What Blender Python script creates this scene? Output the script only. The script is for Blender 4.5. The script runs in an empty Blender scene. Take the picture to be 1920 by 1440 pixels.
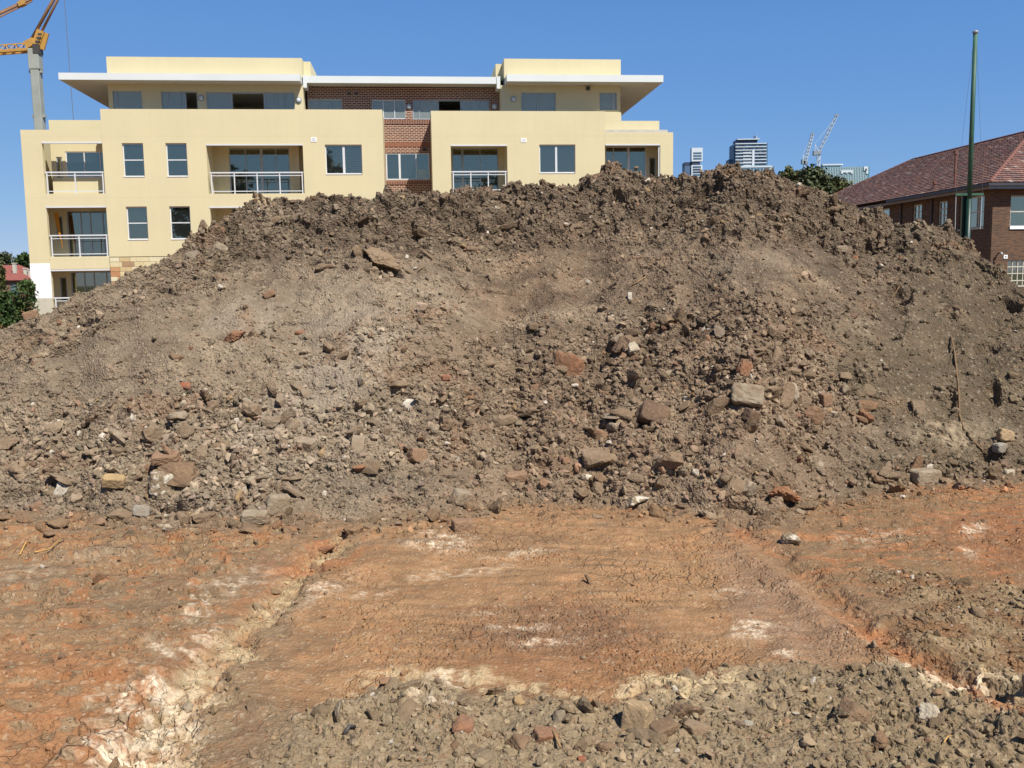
import bpy, bmesh, math, random
import numpy as np
from mathutils import Vector, Matrix
sin, cos, rad = math.sin, math.cos, math.radians
rng = np.random.default_rng(7)
random.seed(7)
scene = bpy.context.scene
COL = scene.collection

# ------------------------------------------------------------------ camera
FPX, PITCH, ROLL, CAMH = 1750.0, rad(6.4), rad(0.9), 1.65      # focal length for a 1920 px wide frame
fwd = np.array([0, cos(PITCH), -sin(PITCH)])
rt0 = np.array([1.0, 0, 0]); up0 = np.array([0, sin(PITCH), cos(PITCH)])
rt = cos(ROLL) * rt0 - sin(ROLL) * up0
up = cos(ROLL) * up0 + sin(ROLL) * rt0
cam_data = bpy.data.cameras.new('camera')
cam_data.sensor_fit = 'HORIZONTAL'; cam_data.sensor_width = 36.0
cam_data.lens = FPX / 1920 * 36
cam_data.clip_start = 0.05; cam_data.clip_end = 8000
cam = bpy.data.objects.new('camera', cam_data); COL.objects.link(cam)
M = Matrix.Identity(4)
for i in range(3):
    M[i][0] = rt[i]; M[i][1] = up[i]; M[i][2] = -fwd[i]
M[2][3] = CAMH
cam.matrix_world = M
scene.camera = cam

# ------------------------------------------------------------------ sky, sun, exposure
SUN = Vector((0.47, -0.636, 1.0)).normalized()
world = bpy.data.worlds.new('World'); scene.world = world; world.use_nodes = True
wn = world.node_tree.nodes; wl = world.node_tree.links; wn.clear()
sky = wn.new('ShaderNodeTexSky'); sky.sky_type = 'NISHITA'; sky.sun_disc = False
sky.sun_elevation = math.asin(SUN.z); sky.sun_rotation = math.atan2(SUN.x, SUN.y)
sky.altitude = 3000; sky.air_density = 1.0; sky.dust_density = 0.0; sky.ozone_density = 4.0
bgn = wn.new('ShaderNodeBackground'); bgn.inputs['Strength'].default_value = 0.0985
wout = wn.new('ShaderNodeOutputWorld')
# even grade of the whole sky: softer step from zenith to horizon
sep = wn.new('ShaderNodeSeparateColor'); cmb = wn.new('ShaderNodeCombineColor'); wl.new(sky.outputs[0], sep.inputs[0])
for ch, (kk, gg) in enumerate(((0.463, 0.77), (0.521, 0.50), (0.733, 0.22))):
    m0 = wn.new('ShaderNodeMath'); m0.operation = 'MULTIPLY'; m0.inputs[1].default_value = 0.144; wl.new(sep.outputs[ch], m0.inputs[0])
    m1 = wn.new('ShaderNodeMath'); m1.operation = 'POWER'; m1.inputs[1].default_value = gg; wl.new(m0.outputs[0], m1.inputs[0])
    m2 = wn.new('ShaderNodeMath'); m2.operation = 'MULTIPLY'; m2.inputs[1].default_value = kk / 0.144; wl.new(m1.outputs[0], m2.inputs[0])
    m3 = wn.new('ShaderNodeMath'); m3.operation = 'MULTIPLY'; m3.inputs[1].default_value = kk * (0.177, 0.323, 0.617)[ch] ** (gg - 1); wl.new(sep.outputs[ch], m3.inputs[0])
    m4 = wn.new('ShaderNodeMath'); m4.operation = 'MINIMUM'; wl.new(m2.outputs[0], m4.inputs[0]); wl.new(m3.outputs[0], m4.inputs[1])
    wl.new(m4.outputs[0], cmb.inputs[ch])
wl.new(cmb.outputs[0], bgn.inputs['Color']); wl.new(bgn.outputs[0], wout.inputs['Surface'])
sun_d = bpy.data.lights.new('sun', 'SUN'); sun_d.energy = 5.0; sun_d.angle = rad(0.53); sun_d.color = (1.0, 0.955, 0.88)
sun_o = bpy.data.objects.new('sun', sun_d); COL.objects.link(sun_o)
sun_o.rotation_euler = SUN.to_track_quat('Z', 'Y').to_euler(); sun_o.location = (20, -30, 40)
vs = scene.view_settings
scene.display_settings.display_device = 'sRGB'
vs.view_transform = 'Standard'; vs.look = 'None'; vs.gamma = 1.0; vs.use_curve_mapping = False
vs.exposure = 0.55
scene.cycles.max_bounces = 6; scene.cycles.transparent_max_bounces = 12

# ------------------------------------------------------------------ projection helpers (photo pixel <-> world)
def ray(x, y):
    return fwd + rt * (x - 960) / FPX - up * (y - 720) / FPX
def at(x, y, Y):
    D = ray(x, y); t = Y / D[1]
    return Vector((D[0] * t, Y, CAMH + D[2] * t))
def gnd(x, y, z=0.0):
    D = ray(x, y); t = (z - CAMH) / D[2]
    return np.array([D[0] * t, D[1] * t])
def proj_arr(X, Y, Z):
    qz = Z - CAMH
    w = Y * fwd[1] + qz * fwd[2]
    a = X * rt[0] + Y * rt[1] + qz * rt[2]
    b = X * up[0] + Y * up[1] + qz * up[2]
    return 960 + FPX * a / w, 720 - FPX * b / w

# ------------------------------------------------------------------ materials
ALB = 0.70          # colours below were read from the sunlit photograph; this brings them down to base colours
def srgb(r, g, b):
    f = lambda c: ((c / 255 + 0.055) / 1.055) ** 2.4 if c > 10 else c / 255 / 12.92
    return (f(r) * ALB, f(g) * ALB, f(b) * ALB, 1.0)
class NT:
    def __init__(s, name):
        s.m = bpy.data.materials.new(name); s.m.use_nodes = True
        s.n = s.m.node_tree.nodes; s.l = s.m.node_tree.links
        s.b = s.n['Principled BSDF']
    def new(s, t, **k):
        n = s.n.new(t)
        for a, v in k.items(): setattr(n, a, v)
        return n
    def link(s, a, b): s.l.new(a, b)
    def coord(s, scale=(1, 1, 1), kind='Object'):
        t = s.new('ShaderNodeTexCoord'); mp = s.new('ShaderNodeMapping')
        mp.inputs['Scale'].default_value = scale
        s.link(t.outputs[kind], mp.inputs['Vector']); return mp.outputs[0]
    def noise(s, vec, scale, detail=4, rough=0.55):
        n = s.new('ShaderNodeTexNoise'); n.inputs['Scale'].default_value = scale
        n.inputs['Detail'].default_value = detail; n.inputs['Roughness'].default_value = rough
        s.link(vec, n.inputs['Vector']); return n.outputs['Fac']
    def ramp(s, fac, a, b, c0, c1):
        r = s.new('ShaderNodeMapRange'); r.inputs[1].default_value = a; r.inputs[2].default_value = b
        r.inputs[3].default_value = c0; r.inputs[4].default_value = c1
        s.link(fac, r.inputs[0]); return r.outputs[0]
    def mul(s, col, fac):
        m = s.new('ShaderNodeVectorMath', operation='SCALE'); s.link(col, m.inputs[0]); s.link(fac, m.inputs['Scale']); return m.outputs[0]
    def mix(s, fac, a, b):
        m = s.new('ShaderNodeMix', data_type='RGBA')
        for k, v in ((0, fac), (6, a), (7, b)):
            if isinstance(v, (tuple, list, float)): m.inputs[k].default_value = v
            else: s.link(v, m.inputs[k])
        return m.outputs[2]
    def rgb(s, c):
        n = s.new('ShaderNodeRGB'); n.outputs[0].default_value = c; return n.outputs[0]
    def bump(s, h, strength=0.3, dist=0.02):
        b = s.new('ShaderNodeBump'); b.inputs['Strength'].default_value = strength; b.inputs['Distance'].default_value = dist
        s.link(h, b.inputs['Height']); s.link(b.outputs[0], s.b.inputs['Normal'])
def flat_mat(name, c, rough=0.6, metal=0.0, var=0.12, scale=3.0, bump=0.0):
    t = NT(name); v = t.coord()
    n = t.noise(v, scale, 5)
    t.link(t.mul(t.rgb(c), t.ramp(n, 0.3, 0.7, 1 - var, 1 + var)), t.b.inputs['Base Color'])
    t.b.inputs['Roughness'].default_value = rough; t.b.inputs['Metallic'].default_value = metal
    if bump: t.bump(t.noise(v, scale * 25, 4), bump, 0.01)
    return t.m
def soil_mat(name, bump_d=0.012, fine=1.0, cracks=False):
    t = NT(name); v = t.coord()
    a = t.new('ShaderNodeAttribute', attribute_name='Col')
    n1 = t.noise(v, 9 * fine, 6, 0.65); n2 = t.noise(v, 70 * fine, 4, 0.7)
    c = t.mul(a.outputs['Color'], t.ramp(n1, 0.3, 0.7, 0.82, 1.16))
    c = t.mul(c, t.ramp(n2, 0.25, 0.75, 0.8, 1.2))
    sp = t.new('ShaderNodeTexVoronoi'); sp.inputs['Scale'].default_value = 55 * fine; t.link(v, sp.inputs['Vector'])
    sel = t.new('ShaderNodeSeparateColor'); t.link(sp.outputs['Color'], sel.inputs[0])
    c = t.mix(t.ramp(sel.outputs[0], 0.93, 0.95, 0.0, 0.36), c, srgb(196, 178, 150))
    c = t.mix(t.ramp(sel.outputs[1], 0.965, 0.975, 0.0, 0.22), c, srgb(160, 96, 62))
    t.link(c, t.b.inputs['Base Color']); t.b.inputs['Roughness'].default_value = 0.95
    t.b.inputs['Specular IOR Level'].default_value = 0.15
    h = t.new('ShaderNodeMath', operation='ADD'); t.link(t.noise(v, 45 * fine, 6, 0.7), h.inputs[0]); t.link(sp.outputs['Distance'], h.inputs[1])
    hh = h.outputs[0]
    if cracks:
        wn_ = t.new('ShaderNodeTexNoise'); wn_.inputs['Scale'].default_value = 7; wn_.inputs['Detail'].default_value = 4; t.link(v, wn_.inputs['Vector'])
        ma = t.new('ShaderNodeVectorMath', operation='MULTIPLY_ADD'); t.link(wn_.outputs['Color'], ma.inputs[0]); ma.inputs[1].default_value = (0.16, 0.16, 0.0); t.link(v, ma.inputs[2])
        mp = t.new('ShaderNodeMapping'); mp.inputs['Scale'].default_value = (11, 9, 0.01); mp.inputs['Rotation'].default_value = (0, 0, 0.35); t.link(ma.outputs[0], mp.inputs['Vector'])
        vo = t.new('ShaderNodeTexVoronoi', feature='DISTANCE_TO_EDGE'); vo.inputs['Scale'].default_value = 1.0; t.link(mp.outputs[0], vo.inputs['Vector'])
        msk = t.ramp(t.noise(v, 1.1, 3), 0.5, 0.64, 0.0, 1.0)
        ck = t.new('ShaderNodeMath', operation='MULTIPLY'); t.link(t.ramp(vo.outputs['Distance'], 0.0, 0.05, -2.0, 0.0), ck.inputs[0]); t.link(msk, ck.inputs[1])
        ad = t.new('ShaderNodeMath', operation='ADD'); t.link(hh, ad.inputs[0]); t.link(ck.outputs[0], ad.inputs[1]); hh = ad.outputs[0]
    t.bump(hh, 0.9, bump_d)
    return t.m
def stone_mat(name):
    t = NT(name); v = t.coord()
    a = t.new('ShaderNodeAttribute', attribute_name='Col')
    oi = t.new('ShaderNodeObjectInfo')
    n1 = t.noise(v, 14, 5, 0.65); n2 = t.noise(v, 60, 4, 0.7)
    c = t.mul(a.outputs['Color'], t.ramp(n1, 0.3, 0.7, 0.75, 1.2))
    c = t.mul(c, t.ramp(oi.outputs['Random'], 0, 1, 0.85, 1.12))
    c = t.mix(t.ramp(n2, 0.6, 0.72, 0, 0.5), c, srgb(150, 128, 102))
    t.link(c, t.b.inputs['Base Color']); t.b.inputs['Roughness'].default_value = 0.92
    t.b.inputs['Specular IOR Level'].default_value = 0.2
    t.bump(t.noise(v, 70, 6, 0.7), 0.7, 0.008)
    return t.m
def obj_stone_mat(name):
    t = NT(name); v = t.coord()
    oi = t.new('ShaderNodeObjectInfo')
    n1 = t.noise(v, 3.0, 6, 0.7); n2 = t.noise(v, 1.4, 3, 0.6)
    c = t.mul(oi.outputs['Color'], t.ramp(n1, 0.3, 0.7, 0.7, 1.22))
    c = t.mix(t.ramp(n2, 0.45, 0.6, 0, 0.55), c, srgb(142, 117, 91))
    t.link(c, t.b.inputs['Base Color']); t.b.inputs['Roughness'].default_value = 0.95
    t.b.inputs['Specular IOR Level'].default_value = 0.12
    t.bump(t.noise(v, 4, 8, 0.75), 0.6, 0.05)
    return t.m
def colored_stone(name, c, dust=srgb(146, 123, 97), amount=0.5, spots=None):
    t = NT(name); v = t.coord()
    n1 = t.noise(v, 9, 6, 0.65); n2 = t.noise(v, 40, 4, 0.7)
    col = t.mix(t.ramp(n1, 0.42, 0.6, 0, amount), c, dust)
    if spots: col = t.mix(t.ramp(t.noise(v, 16, 5, 0.7), 0.5, 0.58, 0, 0.85), col, spots)
    col = t.mul(col, t.ramp(n2, 0.3, 0.7, 0.8, 1.18))
    t.link(col, t.b.inputs['Base Color']); t.b.inputs['Roughness'].default_value = 0.9
    t.b.inputs['Specular IOR Level'].default_value = 0.25
    t.bump(t.noise(v, 55, 6, 0.7), 0.7, 0.008)
    return t.m
def brick_mat(name, c1, c2, mortar, bw=0.235, bh=0.086, axis='xz', msize=0.012):
    t = NT(name)
    tc = t.new('ShaderNodeTexCoord'); sx = t.new('ShaderNodeSeparateXYZ'); t.link(tc.outputs['Object'], sx.inputs[0])
    cb = t.new('ShaderNodeCombineXYZ')
    t.link(sx.outputs[0 if axis[0] == 'x' else 1], cb.inputs[0]); t.link(sx.outputs[2], cb.inputs[1])
    b = t.new('ShaderNodeTexBrick'); t.link(cb.outputs[0], b.inputs['Vector'])
    b.inputs['Color1'].default_value = c1; b.inputs['Color2'].default_value = c2; b.inputs['Mortar'].default_value = mortar
    b.inputs['Scale'].default_value = 1.0; b.inputs['Brick Width'].default_value = bw; b.inputs['Row Height'].default_value = bh
    b.inputs['Mortar Size'].default_value = msize; b.inputs['Mortar Smooth'].default_value = 0.1; b.inputs['Bias'].default_value = 0.0
    n = t.noise(tc.outputs['Object'], 6, 4)
    t.link(t.mul(b.outputs['Color'], t.ramp(n, 0.3, 0.7, 0.85, 1.15)), t.b.inputs['Base Color'])
    t.b.inputs['Roughness'].default_value = 0.85
    inv = t.new('ShaderNodeMath', operation='SUBTRACT'); inv.inputs[0].default_value = 1; t.link(b.outputs['Fac'], inv.inputs[1])
    t.bump(inv.outputs[0], 0.6, 0.01)
    return t.m
def glass_mat(name, tint=(0.72, 0.78, 0.76, 1), refl=1.5, gain=5.0, film=0.06, filmc=(0.16, 0.19, 0.18, 1)):
    t = NT(name); t.n.remove(t.b)
    out = [n for n in t.n if n.type == 'OUTPUT_MATERIAL'][0]
    tr = t.new('ShaderNodeBsdfTransparent'); tr.inputs[0].default_value = tint
    gl = t.new('ShaderNodeBsdfGlossy'); gl.inputs['Roughness'].default_value = 0.02; gl.inputs[0].default_value = (1.0, 0.93, 0.74, 1)
    fr = t.new('ShaderNodeFresnel'); fr.inputs['IOR'].default_value = refl
    ml = t.new('ShaderNodeMath', operation='MULTIPLY'); t.link(fr.outputs[0], ml.inputs[0]); ml.inputs[1].default_value = gain
    mx = t.new('ShaderNodeMixShader'); t.link(ml.outputs[0], mx.inputs[0]); t.link(tr.outputs[0], mx.inputs[1]); t.link(gl.outputs[0], mx.inputs[2])
    df = t.new('ShaderNodeBsdfDiffuse'); df.inputs[0].default_value = filmc
    m2 = t.new('ShaderNodeMixShader'); m2.inputs[0].default_value = film; t.link(mx.outputs[0], m2.inputs[1]); t.link(df.outputs[0], m2.inputs[2])
    t.link(m2.outputs[0], out.inputs['Surface']); return t.m
def leaf_mat(name, c1, c2):
    t = NT(name); v = t.coord()
    n = t.noise(v, 1.4, 3); n2 = t.noise(v, 9, 3)
    c = t.mix(t.ramp(n, 0.35, 0.65, 0, 1), c1, c2)
    t.link(t.mul(c, t.ramp(n2, 0.3, 0.7, 0.6, 1.35)), t.b.inputs['Base Color']); t.b.inputs['Roughness'].default_value = 0.6
    t.b.inputs['Specular IOR Level'].default_value = 0.3
    return t.m
def render_wall_mat(name, c):
    t = NT(name); v = t.coord()
    n1 = t.noise(v, 0.35, 5, 0.6); n2 = t.noise(t.coord((3, 3, 0.35)), 1.2, 4); n3 = t.noise(v, 90, 3)
    col = t.mul(t.rgb(c), t.ramp(n1, 0.3, 0.7, 0.955, 1.035))
    col = t.mul(col, t.ramp(n2, 0.3, 0.7, 0.985, 1.012))
    # faint horizontal joints at the slab lines, rain streaks below the parapets
    sz = t.new('ShaderNodeSeparateXYZ'); t.link(t.coord(), sz.inputs[0])
    for zz in (5.80, 8.66, 2.9):
        sb = t.new('ShaderNodeMath', operation='SUBTRACT'); t.link(sz.outputs[2], sb.inputs[0]); sb.inputs[1].default_value = zz
        ab = t.new('ShaderNodeMath', operation='ABSOLUTE'); t.link(sb.outputs[0], ab.inputs[0])
        col = t.mul(col, t.ramp(ab.outputs[0], 0.006, 0.016, 0.90, 1.0))
    stk = t.noise(t.coord((7, 7, 0.25)), 1.0, 4, 0.6)
    col = t.mul(col, t.ramp(stk, 0.55, 0.8, 1.0, 0.95))
    t.link(col, t.b.inputs['Base Color']); t.b.inputs['Roughness'].default_value = 0.85
    t.bump(n3, 0.25, 0.004)
    return t.m

MAT = {
 'soil': soil_mat('heap_soil', 0.015), 'clay': soil_mat('ground_soil', 0.006, 1.3, True), 'stone': stone_mat('rubble_stone'), 'objstone': obj_stone_mat('loose_stone'),
 'render': render_wall_mat('yellow_render', (0.555, 0.487, 0.298, 1)),
 'white': flat_mat('white_fascia', (0.57, 0.6, 0.58, 1), 0.5, var=0.03, scale=0.8),
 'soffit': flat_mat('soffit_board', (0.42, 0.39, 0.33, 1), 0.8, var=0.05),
 'whitepaint': flat_mat('white_undercoat', (0.78, 0.78, 0.77, 1), 0.6, var=0.03),
 'cement': flat_mat('cement_base', srgb(205, 200, 178), 0.9, var=0.07, bump=0.2),
 'alu': flat_mat('white_aluminium', (0.56, 0.57, 0.57, 1), 0.35, var=0.04),
 'grey_alu': flat_mat('grey_aluminium', (0.3, 0.33, 0.34, 1), 0.4, var=0.05),
 'glass': glass_mat('window_glass'),
 'filmglass': glass_mat('filmed_glass', (0.8, 0.84, 0.82, 1), 1.5, 4.0, 0.36, (0.42, 0.46, 0.44, 1)),
 'clear': glass_mat('balustrade_glass', (0.93, 0.95, 0.95, 1), 1.3, 1.0, 0.0),
 'room': flat_mat('room_plaster', (0.5, 0.46, 0.38, 1), 0.9, var=0.08, scale=0.5),
 'slab': flat_mat('concrete_slab', (0.4, 0.38, 0.34, 1), 0.9),
 'brick': brick_mat('dark_red_brick', srgb(118, 64, 48), srgb(92, 50, 42), srgb(216, 190, 164), 0.24, 0.088, 'xz', 0.014),
 'brickband': flat_mat('brown_band', srgb(150, 98, 72), 0.8),
 'black': flat_mat('black_plastic', (0.02, 0.02, 0.022, 1), 0.4),
 'lamp': flat_mat('opal_lamp', (0.5, 0.53, 0.54, 1), 0.3, var=0.03),
 'lampring': flat_mat('grey_lamp_ring', (0.2, 0.23, 0.26, 1), 0.4),
 'sheet': flat_mat('pale_blue_paper', srgb(176, 216, 228), 0.8, var=0.03),
 'crane_stand_in': flat_mat('crane_stand_in', srgb(226, 150, 30), 0.7, var=0.1),
 'oldbrick': brick_mat('old_brick', srgb(124, 86, 58), srgb(84, 60, 46), srgb(110, 92, 72), 0.24, 0.086),
 'oldbrick_side': brick_mat('old_brick_side', srgb(124, 86, 58), srgb(84, 60, 46), srgb(110, 92, 72), 0.24, 0.086, 'yz'),
 'gutter': flat_mat('dark_gutter', (0.045, 0.042, 0.05, 1), 0.5),
 'fasciawood': flat_mat('taupe_fascia', srgb(150, 134, 122), 0.7),
 'palefascia': flat_mat('pale_blue_fascia', srgb(150, 168, 182), 0.6),
 'cream': flat_mat('cream_timber', srgb(214, 208, 190), 0.6, var=0.06),
 'blind': flat_mat('pale_green_blind', srgb(196, 220, 200), 0.8, var=0.03),
 'green': flat_mat('green_paint', srgb(56, 100, 78), 0.6, var=0.2),
 'shaded_green': flat_mat('shaded_green_paint', srgb(24, 58, 44), 0.45, var=0.15),
 'galv': flat_mat('galvanised_steel', srgb(172, 176, 164), 0.5, var=0.12, scale=1.0),
 'crane': flat_mat('crane_orange', srgb(204, 156, 76), 0.5, var=0.12, scale=1.5),
 'cranetube': flat_mat('crane_tube', srgb(176, 136, 100), 0.5, var=0.12),
 'cable': flat_mat('steel_cable', (0.12, 0.12, 0.13, 1), 0.5),
 'cranewhite': flat_mat('crane_white', srgb(225, 230, 232), 0.5, var=0.05),
 'cranegrey': flat_mat('crane_grey', srgb(150, 158, 165), 0.5),
 'tower_white': flat_mat('tower_white', srgb(225, 232, 238), 0.5, var=0.03, scale=0.05),
 'tower_dark': flat_mat('tower_dark', srgb(52, 66, 92), 0.5, var=0.08, scale=0.1),
 'tower_mid': flat_mat('tower_blue_side', srgb(88, 112, 142), 0.5, var=0.08, scale=0.1),
 'tower_glass': flat_mat('tower_glass', srgb(92, 118, 138), 0.15, var=0.35, scale=0.35),
 'tower_teal': flat_mat('tower_teal_glass', srgb(96, 142, 152), 0.15, var=0.2, scale=0.2),
 'tower_line': flat_mat('tower_mullion', srgb(176, 200, 206), 0.5),
 'redroof': flat_mat('red_roof', srgb(150, 84, 72), 0.8, var=0.15),
 'orangeroof': flat_mat('orange_roof', srgb(206, 118, 80), 0.8, var=0.15),
 'greyroof': flat_mat('grey_roof', srgb(112, 98, 100), 0.8, var=0.1),
 'housewall': flat_mat('brown_house_wall', srgb(140, 96, 78), 0.9),
 'bark': flat_mat('bark', srgb(92, 76, 60), 0.9, var=0.25, scale=8, bump=0.5),
 'leaf_a': leaf_mat('leaf_olive', (0.075, 0.085, 0.025, 1), (0.115, 0.115, 0.04, 1)),
 'leaf_b': leaf_mat('leaf_green', (0.035, 0.07, 0.018, 1), (0.065, 0.105, 0.025, 1)),
 'leaf_c': leaf_mat('leaf_dark', (0.055, 0.07, 0.026, 1), (0.085, 0.095, 0.04, 1)),
 'root': flat_mat('dry_root', srgb(132, 104, 72), 0.9, var=0.25, scale=20, bump=0.4),
 'twig': flat_mat('dry_twig', srgb(164, 132, 92), 0.9, var=0.25, scale=20),
 'straw': flat_mat('straw', srgb(206, 160, 92), 0.9, var=0.2, scale=20),
 'darkmetal': flat_mat('dark_metal', (0.05, 0.045, 0.04, 1), 0.6, var=0.3, scale=20),
}
# ------------------------------------------------------------------ mesh helpers
def tag(o, label=None, cat=None, group=None, kind=None):
    if label: o['label'] = label
    if cat: o['category'] = cat
    if group: o['group'] = group
    if kind: o['kind'] = kind
    return o
def empty(name, loc=(0, 0, 0), rz=0.0):
    o = bpy.data.objects.new(name, None); COL.objects.link(o)
    o.location = loc; o.rotation_euler = (0, 0, rz); o.empty_display_size = 0.3
    return o
def add_obj(name, me, mat=None, parent=None):
    o = bpy.data.objects.new(name, me); COL.objects.link(o)
    if mat is not None:
        me.materials.clear(); me.materials.append(MAT[mat] if isinstance(mat, str) else mat)
    if parent is not None: o.parent = parent
    return o
class MB:
    def __init__(s): s.v = []; s.f = []
    def box(s, x0, x1, y0, y1, z0, z1):
        i = len(s.v)
        s.v += [(x0, y0, z0), (x1, y0, z0), (x1, y1, z0), (x0, y1, z0), (x0, y0, z1), (x1, y0, z1), (x1, y1, z1), (x0, y1, z1)]
        s.f += [(i, i + 3, i + 2, i + 1), (i + 4, i + 5, i + 6, i + 7), (i, i + 1, i + 5, i + 4), (i + 1, i + 2, i + 6, i + 5), (i + 2, i + 3, i + 7, i + 6), (i + 3, i, i + 4, i + 7)]
        return s
    def quad(s, *p):
        i = len(s.v); s.v += [tuple(q) for q in p]; s.f.append(tuple(range(i, i + len(p)))); return s
    def bar(s, a, b, w, h=None, upv=(0, 0, 1)):
        h = h or w; a = Vector(a); b = Vector(b); d = (b - a).normalized()
        u_ = Vector(upv)
        if abs(d.dot(u_)) > 0.95: u_ = Vector((0, 1, 0))
        sx = d.cross(u_).normalized() * w / 2; sy = sx.cross(d).normalized() * h / 2
        i = len(s.v)
        for p in (a, b): s.v += [tuple(p - sx - sy), tuple(p + sx - sy), tuple(p + sx + sy), tuple(p - sx + sy)]
        s.f += [(i, i + 1, i + 2, i + 3), (i + 7, i + 6, i + 5, i + 4)]
        for k in range(4): s.f.append((i + k, i + 4 + k, i + 4 + (k + 1) % 4, i + (k + 1) % 4))
        return s
    def tube(s, pts, radii, n=10, caps=True):
        pts = [Vector(p) for p in pts]; i0 = len(s.v)
        if not hasattr(radii, '__len__'): radii = [radii] * len(pts)
        for k, p in enumerate(pts):
            d = (pts[min(k + 1, len(pts) - 1)] - pts[max(k - 1, 0)]).normalized()
            a = Vector((1, 0, 0)) if abs(d.x) < 0.8 else Vector((0, 1, 0))
            sx = d.cross(a).normalized(); sy = d.cross(sx).normalized()
            for j in range(n):
                t = 2 * math.pi * j / n
                s.v.append(tuple(p + (sx * cos(t) + sy * sin(t)) * radii[k]))
        for k in range(len(pts) - 1):
            for j in range(n):
                a = i0 + k * n + j; b = i0 + k * n + (j + 1) % n
                s.f.append((a, b, b + n, a + n))
        if caps:
            s.f.append(tuple(i0 + j for j in range(n))[::-1]); e = i0 + (len(pts) - 1) * n
            s.f.append(tuple(e + j for j in range(n)))
        return s
    def build(s, name, mat=None, parent=None, smooth=False, bevel=0.0):
        me = bpy.data.meshes.new(name); me.from_pydata(s.v, [], s.f)
        bm = bmesh.new(); bm.from_mesh(me); bmesh.ops.recalc_face_normals(bm, faces=bm.faces)
        if bevel: bmesh.ops.bevel(bm, geom=bm.edges[:], offset=bevel, segments=1, affect='EDGES', clamp_overlap=True)
        bm.to_mesh(me); bm.free()
        if smooth:
            for p in me.polygons: p.use_smooth = True
        return add_obj(name, me, mat, parent)
def bx(name, mat, parent, x0, x1, y0, y1, z0, z1, bevel=0.0):
    return MB().box(x0, x1, y0, y1, z0, z1).build(name, mat, parent, bevel=bevel)
def np_mesh(name, V, F, cols=None, smooth=False):
    """V (n,3), F (m,k) faces of k corners each, cols (n,3) linear vertex colours"""
    me = bpy.data.meshes.new(name)
    n, (m, k) = len(V), F.shape
    me.vertices.add(n); me.vertices.foreach_set('co', np.ascontiguousarray(V, dtype=np.float32).ravel())
    me.loops.add(m * k); me.loops.foreach_set('vertex_index', np.ascontiguousarray(F, dtype=np.int32).ravel())
    me.polygons.add(m); me.polygons.foreach_set('loop_start', np.arange(0, m * k, k, dtype=np.int32))
    me.polygons.foreach_set('loop_total', np.full(m, k, dtype=np.int32))
    me.polygons.foreach_set('use_smooth', np.full(m, smooth, dtype=bool))
    if cols is not None:
        a = me.color_attributes.new('Col', 'FLOAT_COLOR', 'POINT')
        a.data.foreach_set('color', np.concatenate([cols, np.ones((n, 1))], 1).astype(np.float32).ravel())
    me.update(calc_edges=True); me.validate()
    return me
# ------------------------------------------------------------------ numpy noise
PT = np.random.default_rng(11).permutation(256).astype(np.int32)
GA = np.random.default_rng(12).random(256) * 2 * np.pi
GX, GY = np.cos(GA).astype(np.float32), np.sin(GA).astype(np.float32)
RV = np.random.default_rng(13).random((3, 256)).astype(np.float32)
def hsh(ix, iy, s): return PT[(PT[(PT[(ix + s * 17) & 255] + iy) & 255] + s * 31) & 255]
def gnoise(x, y, s=0):
    x = np.asarray(x, np.float32) + 100 + s * 7.31; y = np.asarray(y, np.float32) + 100 + s * 3.17
    fx, fy = np.floor(x), np.floor(y); ix, iy = fx.astype(np.int32), fy.astype(np.int32); fx = x - fx; fy = y - fy
    ux = fx * fx * fx * (fx * (fx * 6 - 15) + 10); uy = fy * fy * fy * (fy * (fy * 6 - 15) + 10)
    def g(dx, dy):
        h = hsh(ix + dx, iy + dy, s); return GX[h] * (fx - dx) + GY[h] * (fy - dy)
    a = g(0, 0); b = g(1, 0); c = g(0, 1); d = g(1, 1)
    return (a + (b - a) * ux + (c - a + (a - b - c + d) * ux) * uy) * 1.5
def fbm(x, y, octv=4, s=0, gain=0.5):
    r = 0; a = 1.0; f = 1.0
    for o in range(octv):
        r = r + a * gnoise(x * f, y * f, s + o); a *= gain; f *= 2.03
    return r
def worley(x, y, s=0):
    x = np.asarray(x, np.float32) + 50; y = np.asarray(y, np.float32) + 50
    ix, iy = np.floor(x).astype(np.int32), np.floor(y).astype(np.int32)
    f1 = np.full(x.shape, 9., np.float32); f2 = f1.copy(); cid = np.zeros(x.shape, np.float32)
    for dx in (-1, 0, 1):
        for dy in (-1, 0, 1):
            h = hsh(ix + dx, iy + dy, s)
            d = np.hypot(ix + dx + RV[0][h] - x, iy + dy + RV[1][h] - y)
            nw = d < f1
            f2 = np.where(nw, f1, np.minimum(f2, d)); cid = np.where(nw, RV[2][h], cid); f1 = np.where(nw, d, f1)
    return f1, f2, cid
def sst(a, b, x):
    t = np.clip((x - a) / (b - a), 0, 1); return t * t * (3 - 2 * t)
def dome(f1, r=0.62):
    return np.sqrt(np.clip(1 - (f1 / r) ** 2, 0, 1))
def dome2(f1, r=0.66):
    q = np.clip(1 - (f1 / r) ** 2, 0, 1); return q * (1.25 - 0.25 * q)
def blob(px, py, cx, cy, rx, ry, ang=0, soft=0.5, wob=0):
    c, s_ = cos(rad(ang)), sin(rad(ang)); dx, dy = px - cx, py - cy
    q = np.hypot((dx * c + dy * s_) / rx, (-dx * s_ + dy * c) / ry) + wob
    return 1 - sst(1 - soft, 1 + soft, q)
def lin(r, g, b): return np.array(srgb(r, g, b)[:3])
def mixc(C, m, c): return C + (c - C) * m[:, None]
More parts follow.
